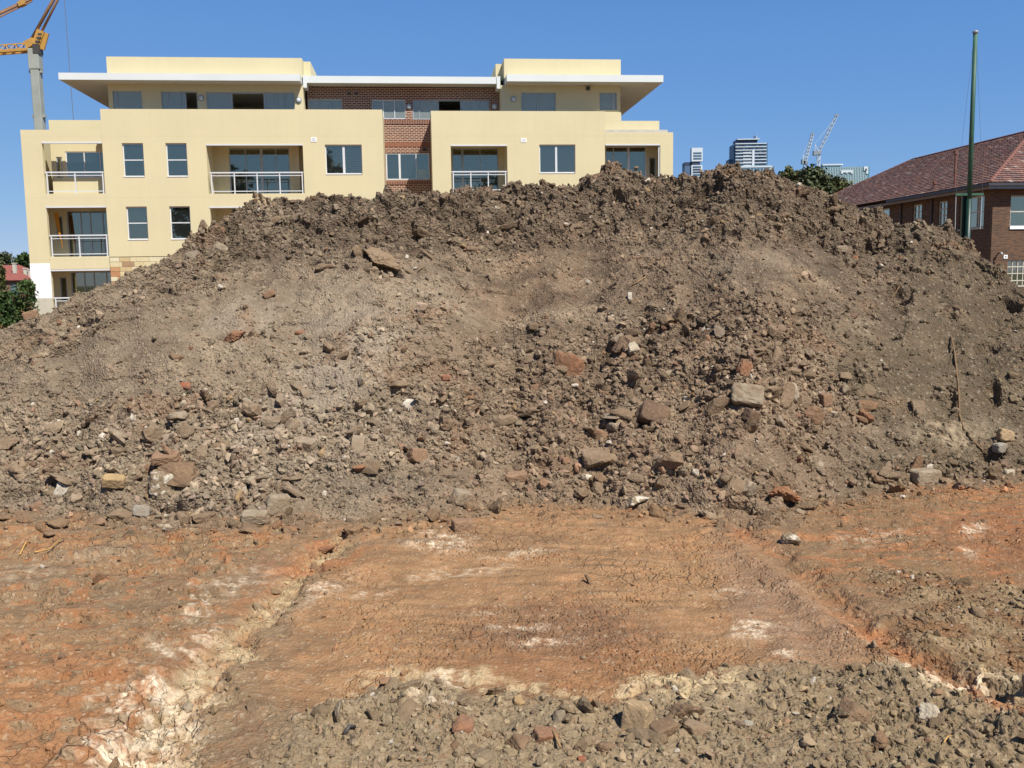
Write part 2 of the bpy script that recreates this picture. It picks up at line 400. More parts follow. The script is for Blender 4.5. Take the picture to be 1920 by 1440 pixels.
def polydist(X, Y, pts):
    best = np.full(X.shape, 1e9); sgn = np.zeros(X.shape); tt = np.zeros(X.shape)
    n = len(pts) - 1
    for k in range(n):
        ax, ay = pts[k]; bx_, by_ = pts[k + 1]; ex, ey = bx_ - ax, by_ - ay; L2 = ex * ex + ey * ey
        t = np.clip(((X - ax) * ex + (Y - ay) * ey) / L2, 0, 1)
        d = np.hypot(X - ax - t * ex, Y - ay - t * ey)
        cr = np.sign(ex * (Y - ay) - ey * (X - ax))
        m = d < best; best = np.where(m, d, best); sgn = np.where(m, cr, sgn); tt = np.where(m, (k + t) / n, tt)
    return best, sgn, tt
def grid_faces(nr, nc):
    i = np.arange(nr * nc, dtype=np.int32).reshape(nr, nc)
    return np.stack([i[:-1, :-1], i[:-1, 1:], i[1:, 1:], i[1:, :-1]], -1).reshape(-1, 4)
# ------------------------------------------------------------------ ground
C_GREY = lin(150, 127, 102); C_BROWN = lin(150, 116, 86); C_OLIVE = lin(118, 98, 70); C_DUST = lin(166, 150, 132)
C_CLAY = lin(178, 131, 88); C_CLAYD = lin(144, 107, 78); C_ORANGE = lin(184, 110, 62); C_PALE = lin(214, 192, 148); C_WHITE = lin(238, 228, 205)
C_DARK = lin(96, 78, 60)
def ground_fields(X, Y):
    """height and colour of the open ground from world x, y"""
    px, py = proj_arr(X, Y, np.zeros_like(X)); front = (Y > 0.6)
    px = np.where(front, px, 960); py = np.where(front, np.clip(py, 0, 2600), 2600)
    d = np.hypot(X, Y)
    near = 1 - sst(8, 11, d)
    w1 = fbm(X * 1.6, Y * 1.6, 4, 3); w2 = fbm(X * 5, Y * 5, 4, 9); w3 = fbm(X * 16, Y * 16, 3, 15)
    wx = px + 60 * w1 + 22 * w2; wy = py + 28 * w1 + 12 * w2
    # blade passes: streaks running left to right, bowed
    sx_ = X * 0.9; sy_ = Y - 0.10 * X + 0.25 * np.sin(X * 0.7)
    st1 = fbm(sx_ * 0.9, sy_ * 9, 4, 21); st2 = fbm(sx_ * 1.6, sy_ * 20, 2, 27); stz = fbm(sx_ * 0.8, sy_ * 6, 2, 23)
    # zones
    slab = sst(-60, 60, wx - (620 - (wy - 1000) * 0.42)) * (1 - sst(-40, 40, wx - (1330 + (wy - 960) * 1.28))) * (1 - sst(-25, 25, wy - (1300 - 0.03 * (wx - 900))))
    fr_edge = 1312 - 46 * sst(1080, 1500, px) - 8 * np.sin(px / 90) + 10 * sst(700, 560, px)
    FR = sst(-18, 18, wy - fr_edge) * sst(470, 640, wx - (py - 1300) * -0.6)
    RR = sst(1600, 1760, wx) * sst(1065, 1110, wy) * (1 - sst(1235, 1290, wy)) * 0.9
    left = 1 - sst(-40, 40, wx - (560 - (wy - 1010) * 0.95))
    ditch = [gnd(*p) for p in ((640, 1005), (560, 1080), (485, 1155), (415, 1230), (340, 1322), (265, 1440), (200, 1560))]
    dd, dsg, dt_ = polydist(X + 0.05 * w2, Y + 0.05 * w2, ditch)
    dw = 0.06 + 0.12 * dt_
    DI = 1 - sst(0.55, 1.25, dd / dw + 0.25 * w2)
    groove = [gnd(*p) for p in ((1290, 945), (1400, 1005), (1500, 1080), (1590, 1150), (1700, 1232), (1810, 1290), (1960, 1370))]
    gd, gsg, gt = polydist(X + 0.03 * w2, Y + 0.03 * w2, groove)
    GR = 1 - sst(0.02, 0.12, gd + 0.035 * w2 + 0.02 * w3)
    # height
    z = 0.02 * w1 + 0.008 * w2
    z = z + 0.007 * stz * (slab + 0.6 * left)
    z = z - DI * (0.045 + 0.02 * w2)
    z = z - GR * 0.028 * sst(0.1, 0.4, gt) + 0.018 * (1 - sst(0.0, 0.14, np.abs(gd - 0.15)))
    # ledges of pushed clay on the left
    lf = fbm(sx_ * 1.5 + 0.3 * w2, sy_ * 5.5 + 0.3 * w1, 4, 33)
    z = z + left * (0.024 * sst(-0.02, 0.28, lf) + 0.012 * sst(-0.35, -0.1, lf))
    f1, f2, cid = worley(X / 0.115 + 0.5 * w3, Y / 0.115 + 0.5 * w3, 41)
    g1, g2, gid = worley(X / 0.05 + 0.4 * w3, Y / 0.05, 43)
    k1, k2, kid = worley(X / 0.024, Y / 0.024, 47)
    rough = np.clip(FR * (0.52 + 0.55 * gnoise(X * 2.2, Y * 2.2, 60)) + RR * 0.42 + DI * 0.55 + 0.14 * left + 0.07 * (1 - slab) + 0.02, 0.02, 1.25)
    toe = sst(1075, 985, py) * 0.25; rough = rough + toe
    z = z + FR * (0.012 + 0.03 * gnoise(X * 3, Y * 3, 61))
    clods = dome2(f1, 0.66) * 0.034 * np.clip(cid * 2 - 0.75, 0, 1) + dome2(g1, 0.66) * 0.028 * np.clip(gid * 1.8 - 0.45, 0, 1) * (1 - 0.75 * sst(3.8, 6, d)) + dome2(k1, 0.66) * 0.010 * kid * (1 - sst(3.6, 5.0, d))
    z = z + rough * clods * near + 0.0045 * w3 * (0.25 + rough) * (1 - 0.65 * sst(3.6, 5.8, d))
    for (cx, cy, rw, dp) in ((1395, 985, 0.16, 0.10), (1330, 952, 0.10, 0.06)):
        h0 = gnd(cx, cy); z = z - dp * (1 - sst(0.3, 1.0, np.hypot((X - h0[0]) / rw, (Y - h0[1]) / (rw * 1.2)) + 0.3 * w2))
    # drying cracks in the clay
    ca = 0.35
    cu = (X * cos(ca) + Y * sin(ca)); cv = (-X * sin(ca) + Y * cos(ca))
    c1, c2, cc = worley(cu / 0.10 + 0.6 * w2 + 0.5 * w3, cv / 0.20 + 0.6 * w2, 51)
    e1, e2, ec = worley(cu / 0.045 + 0.5 * w3, cv / 0.085 + 0.3 * w3, 53)
    crk = np.clip(slab + 0.25 * left, 0, 1) * (1 - FR) * near
    cz = sst(-0.15, 0.35, gnoise(X * 1.3, Y * 1.7, 71) + 0.35 * blob(px, py, 1050, 1240, 330, 110) + 0.45 * blob(px, py, 1560, 1140, 210, 100))
    z = z - crk * cz * (0.009 * (1 - sst(0.02, 0.10, c2 - c1)) + 0.006 * (1 - sst(0.03, 0.13, e2 - e1)) * (1 - sst(3.8, 5.2, d)))
    z = z + crk * cz * 0.005 * (cc - 0.5)
    # colour
    n = X.size; ones = np.ones(n)
    C = np.tile(C_BROWN * 0.92, (n, 1))
    C = mixc(C, np.clip(0.5 + 1.1 * w1, 0, 1) * (1 - near), C_OLIVE)
    C = mixc(C, slab, C_CLAY * 0.97)
    C = mixc(C, slab * sst(-0.05, 0.55, st1 + 0.5 * w1) * 0.5, C_CLAYD)
    C = mixc(C, slab * sst(0.12, 0.5, -st1 + 0.3 * w2) * 0.5, lin(178, 122, 78))
    C = mixc(C, slab * blob(wx, wy, 1060, 1190, 180, 55, 3) * 0.7, lin(132, 92, 70))
    C = mixc(C, slab * blob(wx, wy, 1130, 1265, 260, 45, 0) * 0.75, lin(162, 108, 68))
    C = mixc(C, slab * blob(wx, wy, 1480, 1150, 170, 80, 35) * 0.75, lin(158, 122, 98))
    C = mixc(C, left, lin(166, 128, 92))
    C = mixc(C, left * sst(0.0, 0.3, lf) * 0.85, lin(184, 124, 78))
    C = mixc(C, left * sst(0.1, 0.45, st1) * 0.7, lin(140, 114, 88))
    C = mixc(C, left * blob(wx, wy, 140, 1390, 330, 130, 0) * 0.75, lin(186, 120, 72))
    C = mixc(C, left * blob(wx, wy, 230, 1110, 300, 45, 4) * 0.7, lin(146, 120, 92))
    rgt = sst(1440, 1560, wx) * (1 - slab) * sst(880, 930, py) * (1 - sst(1080, 1130, wy))
    C = mixc(C, rgt, lin(150, 112, 76)); C = mixc(C, rgt * sst(0.1, 0.4, st1) * 0.8, lin(186, 112, 62))
    C = mixc(C, blob(wx, wy, 1880, 1010, 110, 60, 0) * 0.7, lin(168, 100, 58))
    C = mixc(C, FR, lin(152, 134, 107)); C = mixc(C, FR * sst(0.0, 0.4, w2) * 0.5, lin(142, 120, 92))
    C = mixc(C, FR * sst(1250, 1600, px) * 0.5, lin(138, 119, 90))
    C = mixc(C, RR, lin(138, 110, 78)); C = mixc(C, RR * sst(0, 0.4, w2) * 0.7, lin(162, 138, 104)); C = mixc(C, RR * sst(0.1, 0.4, -w2) * 0.6, lin(160, 104, 64))
    band = (1 - sst(0, 26, np.abs(wy - fr_edge + 14))) * sst(520, 620, px) * (1 - sst(1180, 1320, px)) + 0.9 * blob(wx, wy, 1330, 1300, 110, 26) + 0.9 * blob(wx, wy, 1850, 1290, 150, 30, 5)
    C = mixc(C, np.clip(band, 0, 1) * sst(-0.25, 0.3, w3 + 0.5 * w2) * 0.8, C_PALE)
    C = mixc(C, DI * 0.9, lin(176, 148, 108)); C = mixc(C, DI * sst(0.0, 0.35, w2) * 0.8, lin(170, 124, 84)); C = mixc(C, DI * sst(0.1, 0.45, -w2 + 0.5 * w3) * 0.8, lin(204, 180, 136)); C = mixc(C, DI * sst(0.35, 0.7, dt_) * np.clip(0.55 + 0.9 * w3, 0, 1) * 0.75, lin(216, 203, 174))
    bank = (1 - sst(0.0, 0.10, np.abs(dd - dw * 1.35)))
    C = mixc(C, bank * (dsg > 0) * 0.8, lin(152, 126, 94)); C = mixc(C, bank * (dsg < 0) * 0.75 * np.clip(0.6 + w2, 0, 1), lin(190, 118, 68))
    C = mixc(C, np.clip(GR * 1.1, 0, 1) * sst(0.35, 0.6, gt) * np.clip(0.75 + w2, 0, 1), C_ORANGE); C = mixc(C, blob(wx, wy, 1400, 1000, 55, 22, 25) * 0.9, C_ORANGE)
    C = mixc(C, blob(wx, wy, 610, 1050, 70, 26, -25) * 0.8, C_ORANGE)
    C = mixc(C, blob(wx, wy, 1230, 950, 260, 26, 0) * 0.55, lin(152, 112, 76))
    spk = 0.35 + 0.65 * sst(-0.25, 0.35, fbm(X * 45, Y * 32, 2, 151))
    for (cx, cy, rx, ry, an, stt) in ((835, 1020, 38, 11, -3, .95), (372, 1138, 15, 18, 0, 1.4), (335, 1226, 30, 8, 12, .9), (262, 1322, 55, 22, 5, 1), (300, 1290, 30, 14, 20, .8), (240, 1385, 60, 22, 0, .8), (225, 1422, 50, 12, 0, 1.1), (330, 1370, 40, 14, 0, .6),
             (1412, 1188, 26, 7, 0, 1), (1440, 1172, 40, 5, 0, .6), (1832, 995, 16, 6, -15, 1), (1825, 1040, 10, 6, 0, .8), (842, 1284, 24, 10, 0, .9), (818, 1326, 30, 7, 0, .9),
             (1800, 1288, 75, 11, 8, .8), (1720, 1262, 40, 8, 8, .6), (590, 1120, 55, 8, -20, .6), (860, 1075, 70, 6, -6, .6), (975, 1040, 50, 4, -5, .7), (1030, 1205, 40, 5, -4, .8), (985, 1178, 40, 3, -3, .7),
             (905, 1148, 25, 5, -8, .5), (400, 1195, 34, 10, -30, .6), (465, 1100, 40, 12, -20, .5), (1640, 1010, 60, 8, -8, .4), (1480, 1235, 30, 5, 12, .6), (700, 1115, 30, 4, -8, .5), (190, 1045, 60, 6, -6, .45), (1400, 1110, 60, 4, -3, .45), (30, 1085, 60, 14, 0, .35)):
        m = blob(px + 14 * w2 + 16 * w3, py + 5 * w2 + 6 * w3, cx, cy, rx * 1.35, ry * 1.5, an, 0.8) * np.clip(0.42 + 1.2 * w3 + 0.5 * w2, 0, 1) * spk
        C = mixc(C, np.clip(m * stt * 1.15, 0, 0.9), C_WHITE)
    fl = fbm(X * 7, Y * 11, 4, 131); fl2 = fbm(X * 9 + 40, Y * 14, 4, 141)
    opn = np.clip(1 - FR - RR, 0, 1)
    C = mixc(C, opn * sst(0.30, 0.5, fl) * (0.25 + 0.5 * left + 0.4 * rgt), lin(186, 112, 62))
    C = mixc(C, opn * sst(0.30, 0.5, fl2) * (0.2 + 0.4 * left + 0.4 * rgt), lin(128, 106, 82))
    C = mixc(C, np.clip(left + DI, 0, 1) * sst(0.42, 0.7, fl2 + 0.6 * w3) * 0.25, lin(196, 176, 138))
    C = C * (1 + 0.10 * st2[:, None] * (slab + left)[:, None]) * (1 + 0.10 * w2[:, None])
    # far ground: dry lot, then dull green
    C = mixc(C, sst(60, 140, d), lin(92, 96, 62))
    C = C * (1 - 0.12 * left)[:, None]
    lum = (C @ np.array([0.3, 0.55, 0.15]))[:, None]
    C = C + (lum * np.array([1.33, 0.95, 0.55]) - C) * (0.38 * near[:, None])
    z = z * near
    return z, np.clip(C, 0.01, 0.9), rough, FR, RR, slab, left, px, py, DI + 0.9 * bank * (dsg > 0)

crest_px = [(-420, 720), (-250, 690), (-100, 645), (0, 612), (60, 592), (100, 577), (150, 547), (200, 527), (240, 507), (300, 482), (350, 442), (372, 427), (420, 408), (450, 380), (480, 368), (560, 372), (600, 364), (680, 366), (715, 358), (760, 354), (800, 362), (850, 355), (910, 348),
            (960, 344), (1020, 338), (1050, 348), (1085, 342), (1100, 320), (1130, 309), (1160, 308), (1200, 320), (1250, 328), (1300, 330), (1325, 318), (1345, 306), (1375, 300), (1402, 316), (1450, 320), (1500, 342), (1545, 360), (1600, 380), (1660, 397), (1690, 412), (1730, 418), (1780, 417), (1812, 441), (1850, 480), (1880, 503), (1920, 536), (2050, 640), (2250, 720), (2500, 800)]
toe_px = [(-420, 990), (-100, 975), (0, 968), (100, 968), (200, 978), (300, 990), (400, 992), (520, 992), (620, 982), (720, 975), (860, 965), (1000, 950), (1170, 952), (1290, 952), (1370, 985), (1440, 985), (1500, 945), (1600, 930), (1700, 918), (1800, 908), (1920, 895), (2100, 885), (2500, 880)]
def crest_curve(a):
    A, E = [], []
    for p in crest_px:
        D = ray(*p); A.append(math.atan2(D[0], D[1])); E.append(D[2] / math.hypot(D[0], D[1]))
    return np.interp(a, A, E)
def toe_curve(a):
    A, R_ = [], []
    for p in toe_px:
        g = gnd(*p); A.append(math.atan2(g[0], g[1])); R_.append(math.hypot(*g))
    return np.interp(a, A, R_)
haz = np.radians(np.concatenate([np.linspace(-46, -31.5, 70)[:-1], np.linspace(-31.5, 31.5, 860), np.linspace(31.5, 44, 60)[1:]]))
def smooth1(f, a, wdt):
    ks = np.linspace(-2, 2, 17); ws = np.exp(-ks ** 2); ws /= ws.sum()
    return sum(w * f(a + k * wdt) for k, w in zip(ks, ws))
toe_noise = lambda a: 0.16 * gnoise(a * 9, a * 0 + 3.3, 161) + 0.10 * gnoise(a * 26, a * 0 + 1.7, 163)
Dt = smooth1(toe_curve, haz, rad(1.0)) + toe_noise(haz)
az = np.concatenate([np.linspace(-180, -55, 24)[:-1], np.linspace(-55, -31.5, 60)[:-1], np.linspace(-31.5, 31.5, 690), np.linspace(31.5, 55, 60)[1:], np.linspace(55, 180, 24)[1:]])
dn = 1 / np.linspace(1 / 2.7, 1 / 9.2, 540)
rr_ = np.concatenate([np.linspace(0.25, 2.6, 14), dn, 9.2 * (4000 / 9.2) ** np.linspace(0.02, 1, 36)])
AZ, RR0 = np.meshgrid(np.radians(az), rr_); gx = (RR0 * np.sin(AZ)).ravel(); gy = (RR0 * np.cos(AZ)).ravel()
gz, gcol, grough, gFR, gRR, gslab, gleft, gpx, gpy, gDI = ground_fields(gx, gy)
# soil spilled in front of the heap
td = np.interp(np.arctan2(gx, gy), haz, Dt) - np.hypot(gx, gy); n1_ = fbm(gx * 3, gy * 3, 4, 171); n2_ = fbm(gx * 12, gy * 12, 3, 175)
inaz = np.abs(np.arctan2(gx, gy)) < 0.78
spill = (1 - sst(-0.05, 0.40, td + 0.42 * n1_ + 0.22 * n2_)) * inaz * (np.hypot(gx, gy) < 14)
gcol = mixc(gcol, spill * 0.85, lin(134, 113, 90) * 0.98)
gz = gz + spill * (0.012 + 0.012 * n2_) * sst(-0.6, -0.1, -np.abs(td))
_nr = 1 - sst(7, 9, np.hypot(gx, gy)); _am = (0.001 + 0.012 * np.clip(grough, 0, 1.2)) * _nr
gx2 = gx + _am * fbm(gx * 14, gy * 14, 3, 201); gy2 = gy + _am * fbm(gx * 14, gy * 14, 3, 211)
ground = add_obj('ground', np_mesh('ground', np.stack([gx2, gy2, gz], 1), grid_faces(len(rr_), len(az))[:, ::-1], gcol, False), 'clay')
tag(ground, kind='structure')

# ------------------------------------------------------------------ dirt heap
te_f = crest_curve(haz); te_s = smooth1(crest_curve, haz, rad(1.3))
SL = 0.675
Dc = (CAMH + SL * Dt) / (SL - te_s)
Hs = CAMH + Dc * te_s; Hd = Dc * (te_f - te_s)
tt = np.concatenate([np.linspace(-0.13, 1.04, 430), 1.04 + (np.linspace(0, 1, 36)[1:] ** 1.3) * 0.95])
A2, T2 = np.meshgrid(haz, tt); Dt2 = np.broadcast_to(Dt, A2.shape); Dc2 = np.broadcast_to(Dc, A2.shape)
R2 = Dt2 + T2 * (Dc2 - Dt2)
prof = np.where(T2 < 0, T2 * 1.1, np.where(T2 <= 1, 0.84 * T2 + 0.16 * T2 ** 2, 1 - (T2 - 1) ** 1.25 * 1.1))
Z2 = prof * Hs + Hd * sst(0.72, 1.0, T2) * (1 - sst(1.05, 1.3, T2))
hx = (R2 * np.sin(A2)).ravel(); hy = (R2 * np.cos(A2)).ravel(); hz = Z2.ravel(); ht = T2.ravel(); ha = A2.ravel()
hpx, hpy = proj_arr(hx, hy, hz)
u_ = hx; v_ = hy * 1.0 + hz * 0.45
w1 = fbm(u_ / 1.3, v_ / 1.3, 4, 5); w2 = fbm(u_ / 0.33, v_ / 0.33, 4, 12); w3 = fbm(u_ / 0.07, v_ / 0.07, 3, 19)
wob = 0.6 * w2 + 0.3 * w1 + 0.25 * w3
SM = np.zeros_like(hx)
for (cx, cy, rx, ry, an) in ((250, 640, 230, 62, -20), (420, 600, 90, 40, -35), (640, 600, 85, 55, -25), (600, 735, 140, 42, -28), (1020, 560, 105, 75, -40), (900, 600, 90, 30, -30), (1720, 660, 75, 130, 8), (1850, 560, 110, 60, 38), (1500, 890, 150, 42, 8), (1440, 500, 110, 36, -12),
                       (770, 900, 160, 24, 0), (560, 940, 40, 20, 0), (1640, 800, 70, 60, 20), (1830, 690, 70, 120, 0), (520, 560, 110, 30, -25), (1300, 560, 50, 40, 0)):
    SM = np.maximum(SM, blob(hpx, hpy, cx, cy, rx, ry, an, 0.45, wob))
RB = np.zeros_like(hx)
for (cx, cy, rx, ry, an, s_) in ((170, 850, 260, 110, 5, .8), (430, 850, 190, 110, -20, 1), (900, 800, 320, 120, 0, .8), (1150, 760, 230, 150, 0, .9), (1430, 730, 210, 110, 15, 1), (1230, 900, 300, 45, 0, .9), (1400, 620, 170, 70, 10, .8), (560, 850, 190, 90, -10, .8), (1700, 890, 260, 26, -3, .8), (700, 660, 150, 60, -30, .5), (960, 640, 90, 40, -20, .7)):
    RB = np.maximum(RB, s_ * blob(hpx, hpy, cx, cy, rx, ry, an, 0.4, wob))
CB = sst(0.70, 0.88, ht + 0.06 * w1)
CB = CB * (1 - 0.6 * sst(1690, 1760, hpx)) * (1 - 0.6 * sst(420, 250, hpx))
rgh = np.clip(0.38 + 0.45 * RB + 0.70 * CB - 0.50 * SM, 0.13, 1.1)
f1, f2, cid = worley(u_ / 0.27 + 0.35 * w3, v_ / 0.27 + 0.5 * w2, 81)
g1, g2, gid = worley(u_ / 0.125 + 0.3 * w3, v_ / 0.125 + 0.3 * w2, 83)
k1, k2, kid = worley(u_ / 0.058 + 0.3 * w3, v_ / 0.058, 87)
j1, j2, jid = worley(u_ / 0.03, v_ / 0.03, 89)
ga = rad(38); gu = u_ * cos(ga) + v_ * sin(ga); gv = -u_ * sin(ga) + v_ * cos(ga)
gully = fbm(gu * 0.35, gv * 1.7, 3, 91)
dsp = 0.085 * w1 + 0.05 * gully + 0.022 * w2 * (0.5 + rgh)
dsp += dome2(f1, 0.72) * 0.10 * np.clip(cid * 2.2 - 1.0, 0, 1) * np.clip(rgh - 0.45, 0, 1)
dsp += dome2(g1, 0.68) * 0.060 * np.clip(gid * 1.9 - 0.6, 0, 1) * rgh
dsp += dome2(k1, 0.68) * 0.027 * np.clip(kid * 1.7 - 0.4, 0, 1) * np.clip(rgh + 0.05, 0, 1.1)
dsp += dome2(j1, 0.68) * 0.010 * jid * np.clip(rgh + 0.25, 0, 1)
dsp += 0.011 * w3 * (0.2 + rgh)
dent = sst(0.30, 0.52, gnoise(u_ / 0.34 + 0.4 * w2, v_ / 0.22 + 0.4 * w2, 95))
dsp -= dent * 0.075 * np.clip(CB * 1.0 + 0.6 * RB, 0, 1)
dent2 = sst(0.42, 0.6, gnoise(u_ / 0.22 + 0.4 * w2, v_ / 0.12 + 0.5 * w2, 97))
dsp -= dent2 * 0.07 * np.clip(0.45 + 0.4 * CB + 0.3 * RB - 0.25 * SM, 0, 1)
for (cx, cy, rx, ry, an, dep) in ((1150, 655, 18, 14, 0, .14), (715, 492, 36, 9, 25, .12), (1390, 962, 44, 18, 10, .22), (1640, 440, 24, 16, -10, .12), (1205, 315, 26, 9, 10, .08), (1165, 365, 22, 14, 0, .14), (1265, 352, 14, 16, 0, .12), (120, 650, 26, 7, -20, .09), (165, 605, 22, 8, 10, .09), (815, 385, 14, 14, 0, .1), (435, 425, 14, 14, 0, .1), (1690, 545, 22, 12, 15, .1), (1680, 600, 20, 30, 20, .05), (1860, 735, 16, 18, 0, .1), (1850, 650, 22, 14, 0, .08), (1780, 750, 12, 25, 0, .08), (1855, 840, 30, 10, 0, .1), (1890, 560, 24, 10, 30, .1), (600, 405, 10, 14, 0, .08), (665, 415, 8, 14, 0, .08), (1430, 920, 22, 16, 0, .1)):
    dsp -= dep * blob(hpx, hpy, cx, cy, rx, ry, an, 0.45, 0.5 * wob)
dsp -= 0.045 * CB + 0.02
fade = sst(-0.12, 0.06, ht)
dsp = dsp * (0.35 + 0.65 * fade)
nb = sst(0.95, 1.25, ht)
nh = 0.52 * (1 - 2 * nb)
hx2 = hx - np.sin(ha) * nh * dsp; hy2 = hy - np.cos(ha) * nh * dsp; hz2 = hz + 0.85 * dsp
jt = 0.006 + 0.028 * np.clip(rgh, 0, 1.2)
hx2 = hx2 + jt * fbm(u_ / 0.09, (v_ + hz) / 0.09, 3, 221); hz2 = hz2 + jt * 0.6 * fbm(u_ / 0.09, (v_ + hz) / 0.09, 3, 231)
# settle the skyline onto the photographed one
spx, spy = proj_arr(hx2, hy2, hz2); tgt_x = np.array([p[0] for p in crest_px], float); tgt_y = np.array([p[1] for p in crest_px], float)
bins = np.arange(-60, 1990, 15); sel = (ht > 0.6) & (ht < 1.4)
bi = np.digitize(spx[sel], bins); sil = np.full(len(bins) + 1, 1e9); np.minimum.at(sil, bi, spy[sel]); sil = sil[1:-1]; bc = bins[:-1] + 7.5
dz = sil - np.interp(bc, tgt_x, tgt_y); dz = np.convolve(np.pad(dz, 3, 'edge'), np.ones(7) / 7, 'valid')
hz2 = hz2 + np.interp(hpx, bc, dz) * np.hypot(hx, hy) / FPX * sst(0.55, 0.95, ht) * (1 - sst(1.1, 1.6, ht))
# colour of the soil, with some shade darkened into it
C = np.tile(C_GREY, (hx.size, 1)) * 0.96
C = mixc(C, sst(640, 1000, hpx + 120 * w1) * (1 - sst(1500, 1720, hpx + 120 * w1)) * 0.85, C_BROWN * 0.97)
C = mixc(C, sst(1480, 1720, hpx + 140 * w1), C_OLIVE)
C = mixc(C, np.clip(CB, 0, 1) * 0.5, lin(124, 103, 82))  # crest darkened in colour, mostly for the shadow lying there
for (cx, cy, rx, ry, an, s_) in ((640, 600, 90, 55, -25, .6), (600, 735, 150, 46, -32, .95), (520, 790, 120, 26, -38, .7), (690, 650, 60, 60, -40, .8), (470, 620, 60, 26, -40, .7), (430, 590, 50, 24, -35, .8), (700, 640, 160, 60, -30, .4), (1420, 500, 120, 40, -12, .4), (560, 860, 200, 60, -20, .35)):
    C = mixc(C, blob(hpx, hpy, cx, cy, rx, ry, an, 0.5, wob) * s_, C_DUST)
for (cx, cy, rx, ry, an, s_) in ((1000, 560, 140, 70, -40, .5), (1290, 600, 180, 80, 0, .35), (1470, 930, 60, 26, 0, .7), (1500, 905, 60, 26, 0, .5), (1370, 540, 60, 20, 10, .4), (1180, 810, 260, 120, 0, .35)):
    C = mixc(C, blob(hpx, hpy, cx, cy, rx, ry, an, 0.5, wob) * s_, lin(150, 106, 72))
C = mixc(C, sst(0.42, 0.6, fbm(u_ / 0.5, v_ / 0.5, 4, 101)) * 0.5 * (1 - SM), lin(158, 104, 66))
C = mixc(C, sst(0.35, 0.7, fbm(u_ / 0.8, v_ / 0.8, 4, 105)) * 0.35, lin(168, 150, 122))
for (cx, cy, rx, ry) in ((1335, 905, 60, 30), (1780, 810, 60, 24)):
    C = mixc(C, blob(hpx, hpy, cx, cy, rx, ry, 0, 0.5, wob) * np.clip(0.5 + w3, 0, 1) * 0.7, lin(196, 172, 132))
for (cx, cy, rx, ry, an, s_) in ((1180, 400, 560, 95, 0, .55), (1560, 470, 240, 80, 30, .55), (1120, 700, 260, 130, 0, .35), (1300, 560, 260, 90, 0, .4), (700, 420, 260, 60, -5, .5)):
    C = mixc(C, blob(hpx, hpy, cx, cy, rx, ry, an, 0.6, wob) * s_, lin(112, 90, 71))  # self-shadowing of the deep clods painted in as darker brown
C = mixc(C, (1 - sst(0.0, 0.10, ht + 0.04 * w1)) * 0.35, lin(152, 114, 80))
C = C * (1 + 0.14 * w2[:, None]) * (0.93 + 0.14 * gid[:, None]) * (1.10 - 0.13 * SM[:, None])  # smooth patches toned down to make up for their missing self-shadow
lum = (C @ np.array([0.3, 0.55, 0.15]))[:, None]; C = C + (lum * np.array([1.225, 0.962, 0.665]) - C) * 0.66
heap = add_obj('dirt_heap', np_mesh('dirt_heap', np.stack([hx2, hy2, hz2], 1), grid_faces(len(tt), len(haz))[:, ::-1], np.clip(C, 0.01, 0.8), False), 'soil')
tag(heap, 'huge heap of grey-brown soil and rubble filling the middle of the picture', 'dirt heap')
hpx2, hpy2 = proj_arr(hx2, hy2, hz2)

# ------------------------------------------------------------------ stones
def ico(sub):
    bm = bmesh.new(); bmesh.ops.create_icosphere(bm, subdivisions=sub, radius=1.0)
    bm.verts.ensure_lookup_table()
    V = np.array([v.co[:] for v in bm.verts]); F = np.array([[v.index for v in f.verts] for f in bm.faces]); bm.free()
    return V / np.linalg.norm(V, axis=1)[:, None], F
ICO = {k: ico(k) for k in (1, 2, 3, 4)}
def rock(sub, seed, dims=(1, 1, 1), boxy=0.0, cuts=9, rough=0.05, soft=14):
    """worn polyhedron: directions cut by random planes, softened, roughened. dims = half sizes"""
    g = np.random.default_rng(seed); V, F = ICO[sub]
    N = g.normal(size=(cuts, 3)); N /= np.linalg.norm(N, axis=1)[:, None]
    Hh = g.uniform(0.72, 1.05, cuts)
    if boxy:
        B = np.concatenate([np.eye(3), -np.eye(3)]); N = np.concatenate([B, N]); Hh = np.concatenate([np.full(6, 0.72), g.uniform(0.84, 1.15, cuts) if boxy > 0.5 else Hh])
    q = np.clip(V @ N.T, 0, None) / Hh
    r = 1 / np.clip((q ** soft).sum(1) ** (1 / soft), 0.45, None)
    P = V * r[:, None]
    if rough:
        ph = g.uniform(0, 6, 9)
        P = P * (1 + rough * (np.sin(P[:, 0] * 5 + ph[0]) * np.sin(P[:, 1] * 6 + ph[1]) + np.sin(P[:, 2] * 9 + ph[2]) * np.sin(P[:, 0] * 11 + ph[3]) * 0.6 + g.normal(size=len(P)) * 0.35))[:, None]
    return P * np.array(dims), F
def rot_mats(n, g, tilt=1.0):
    a = g.uniform(0, 2 * np.pi, n); ax = g.normal(size=(n, 3)); ax[:, :2] *= tilt; ax /= np.linalg.norm(ax, axis=1)[:, None]
    K = np.zeros((n, 3, 3)); K[:, 0, 1] = -ax[:, 2]; K[:, 0, 2] = ax[:, 1]; K[:, 1, 0] = ax[:, 2]; K[:, 1, 2] = -ax[:, 0]; K[:, 2, 0] = -ax[:, 1]; K[:, 2, 1] = ax[:, 0]
    return np.eye(3) + np.sin(a)[:, None, None] * K + (1 - np.cos(a))[:, None, None] * (K @ K)
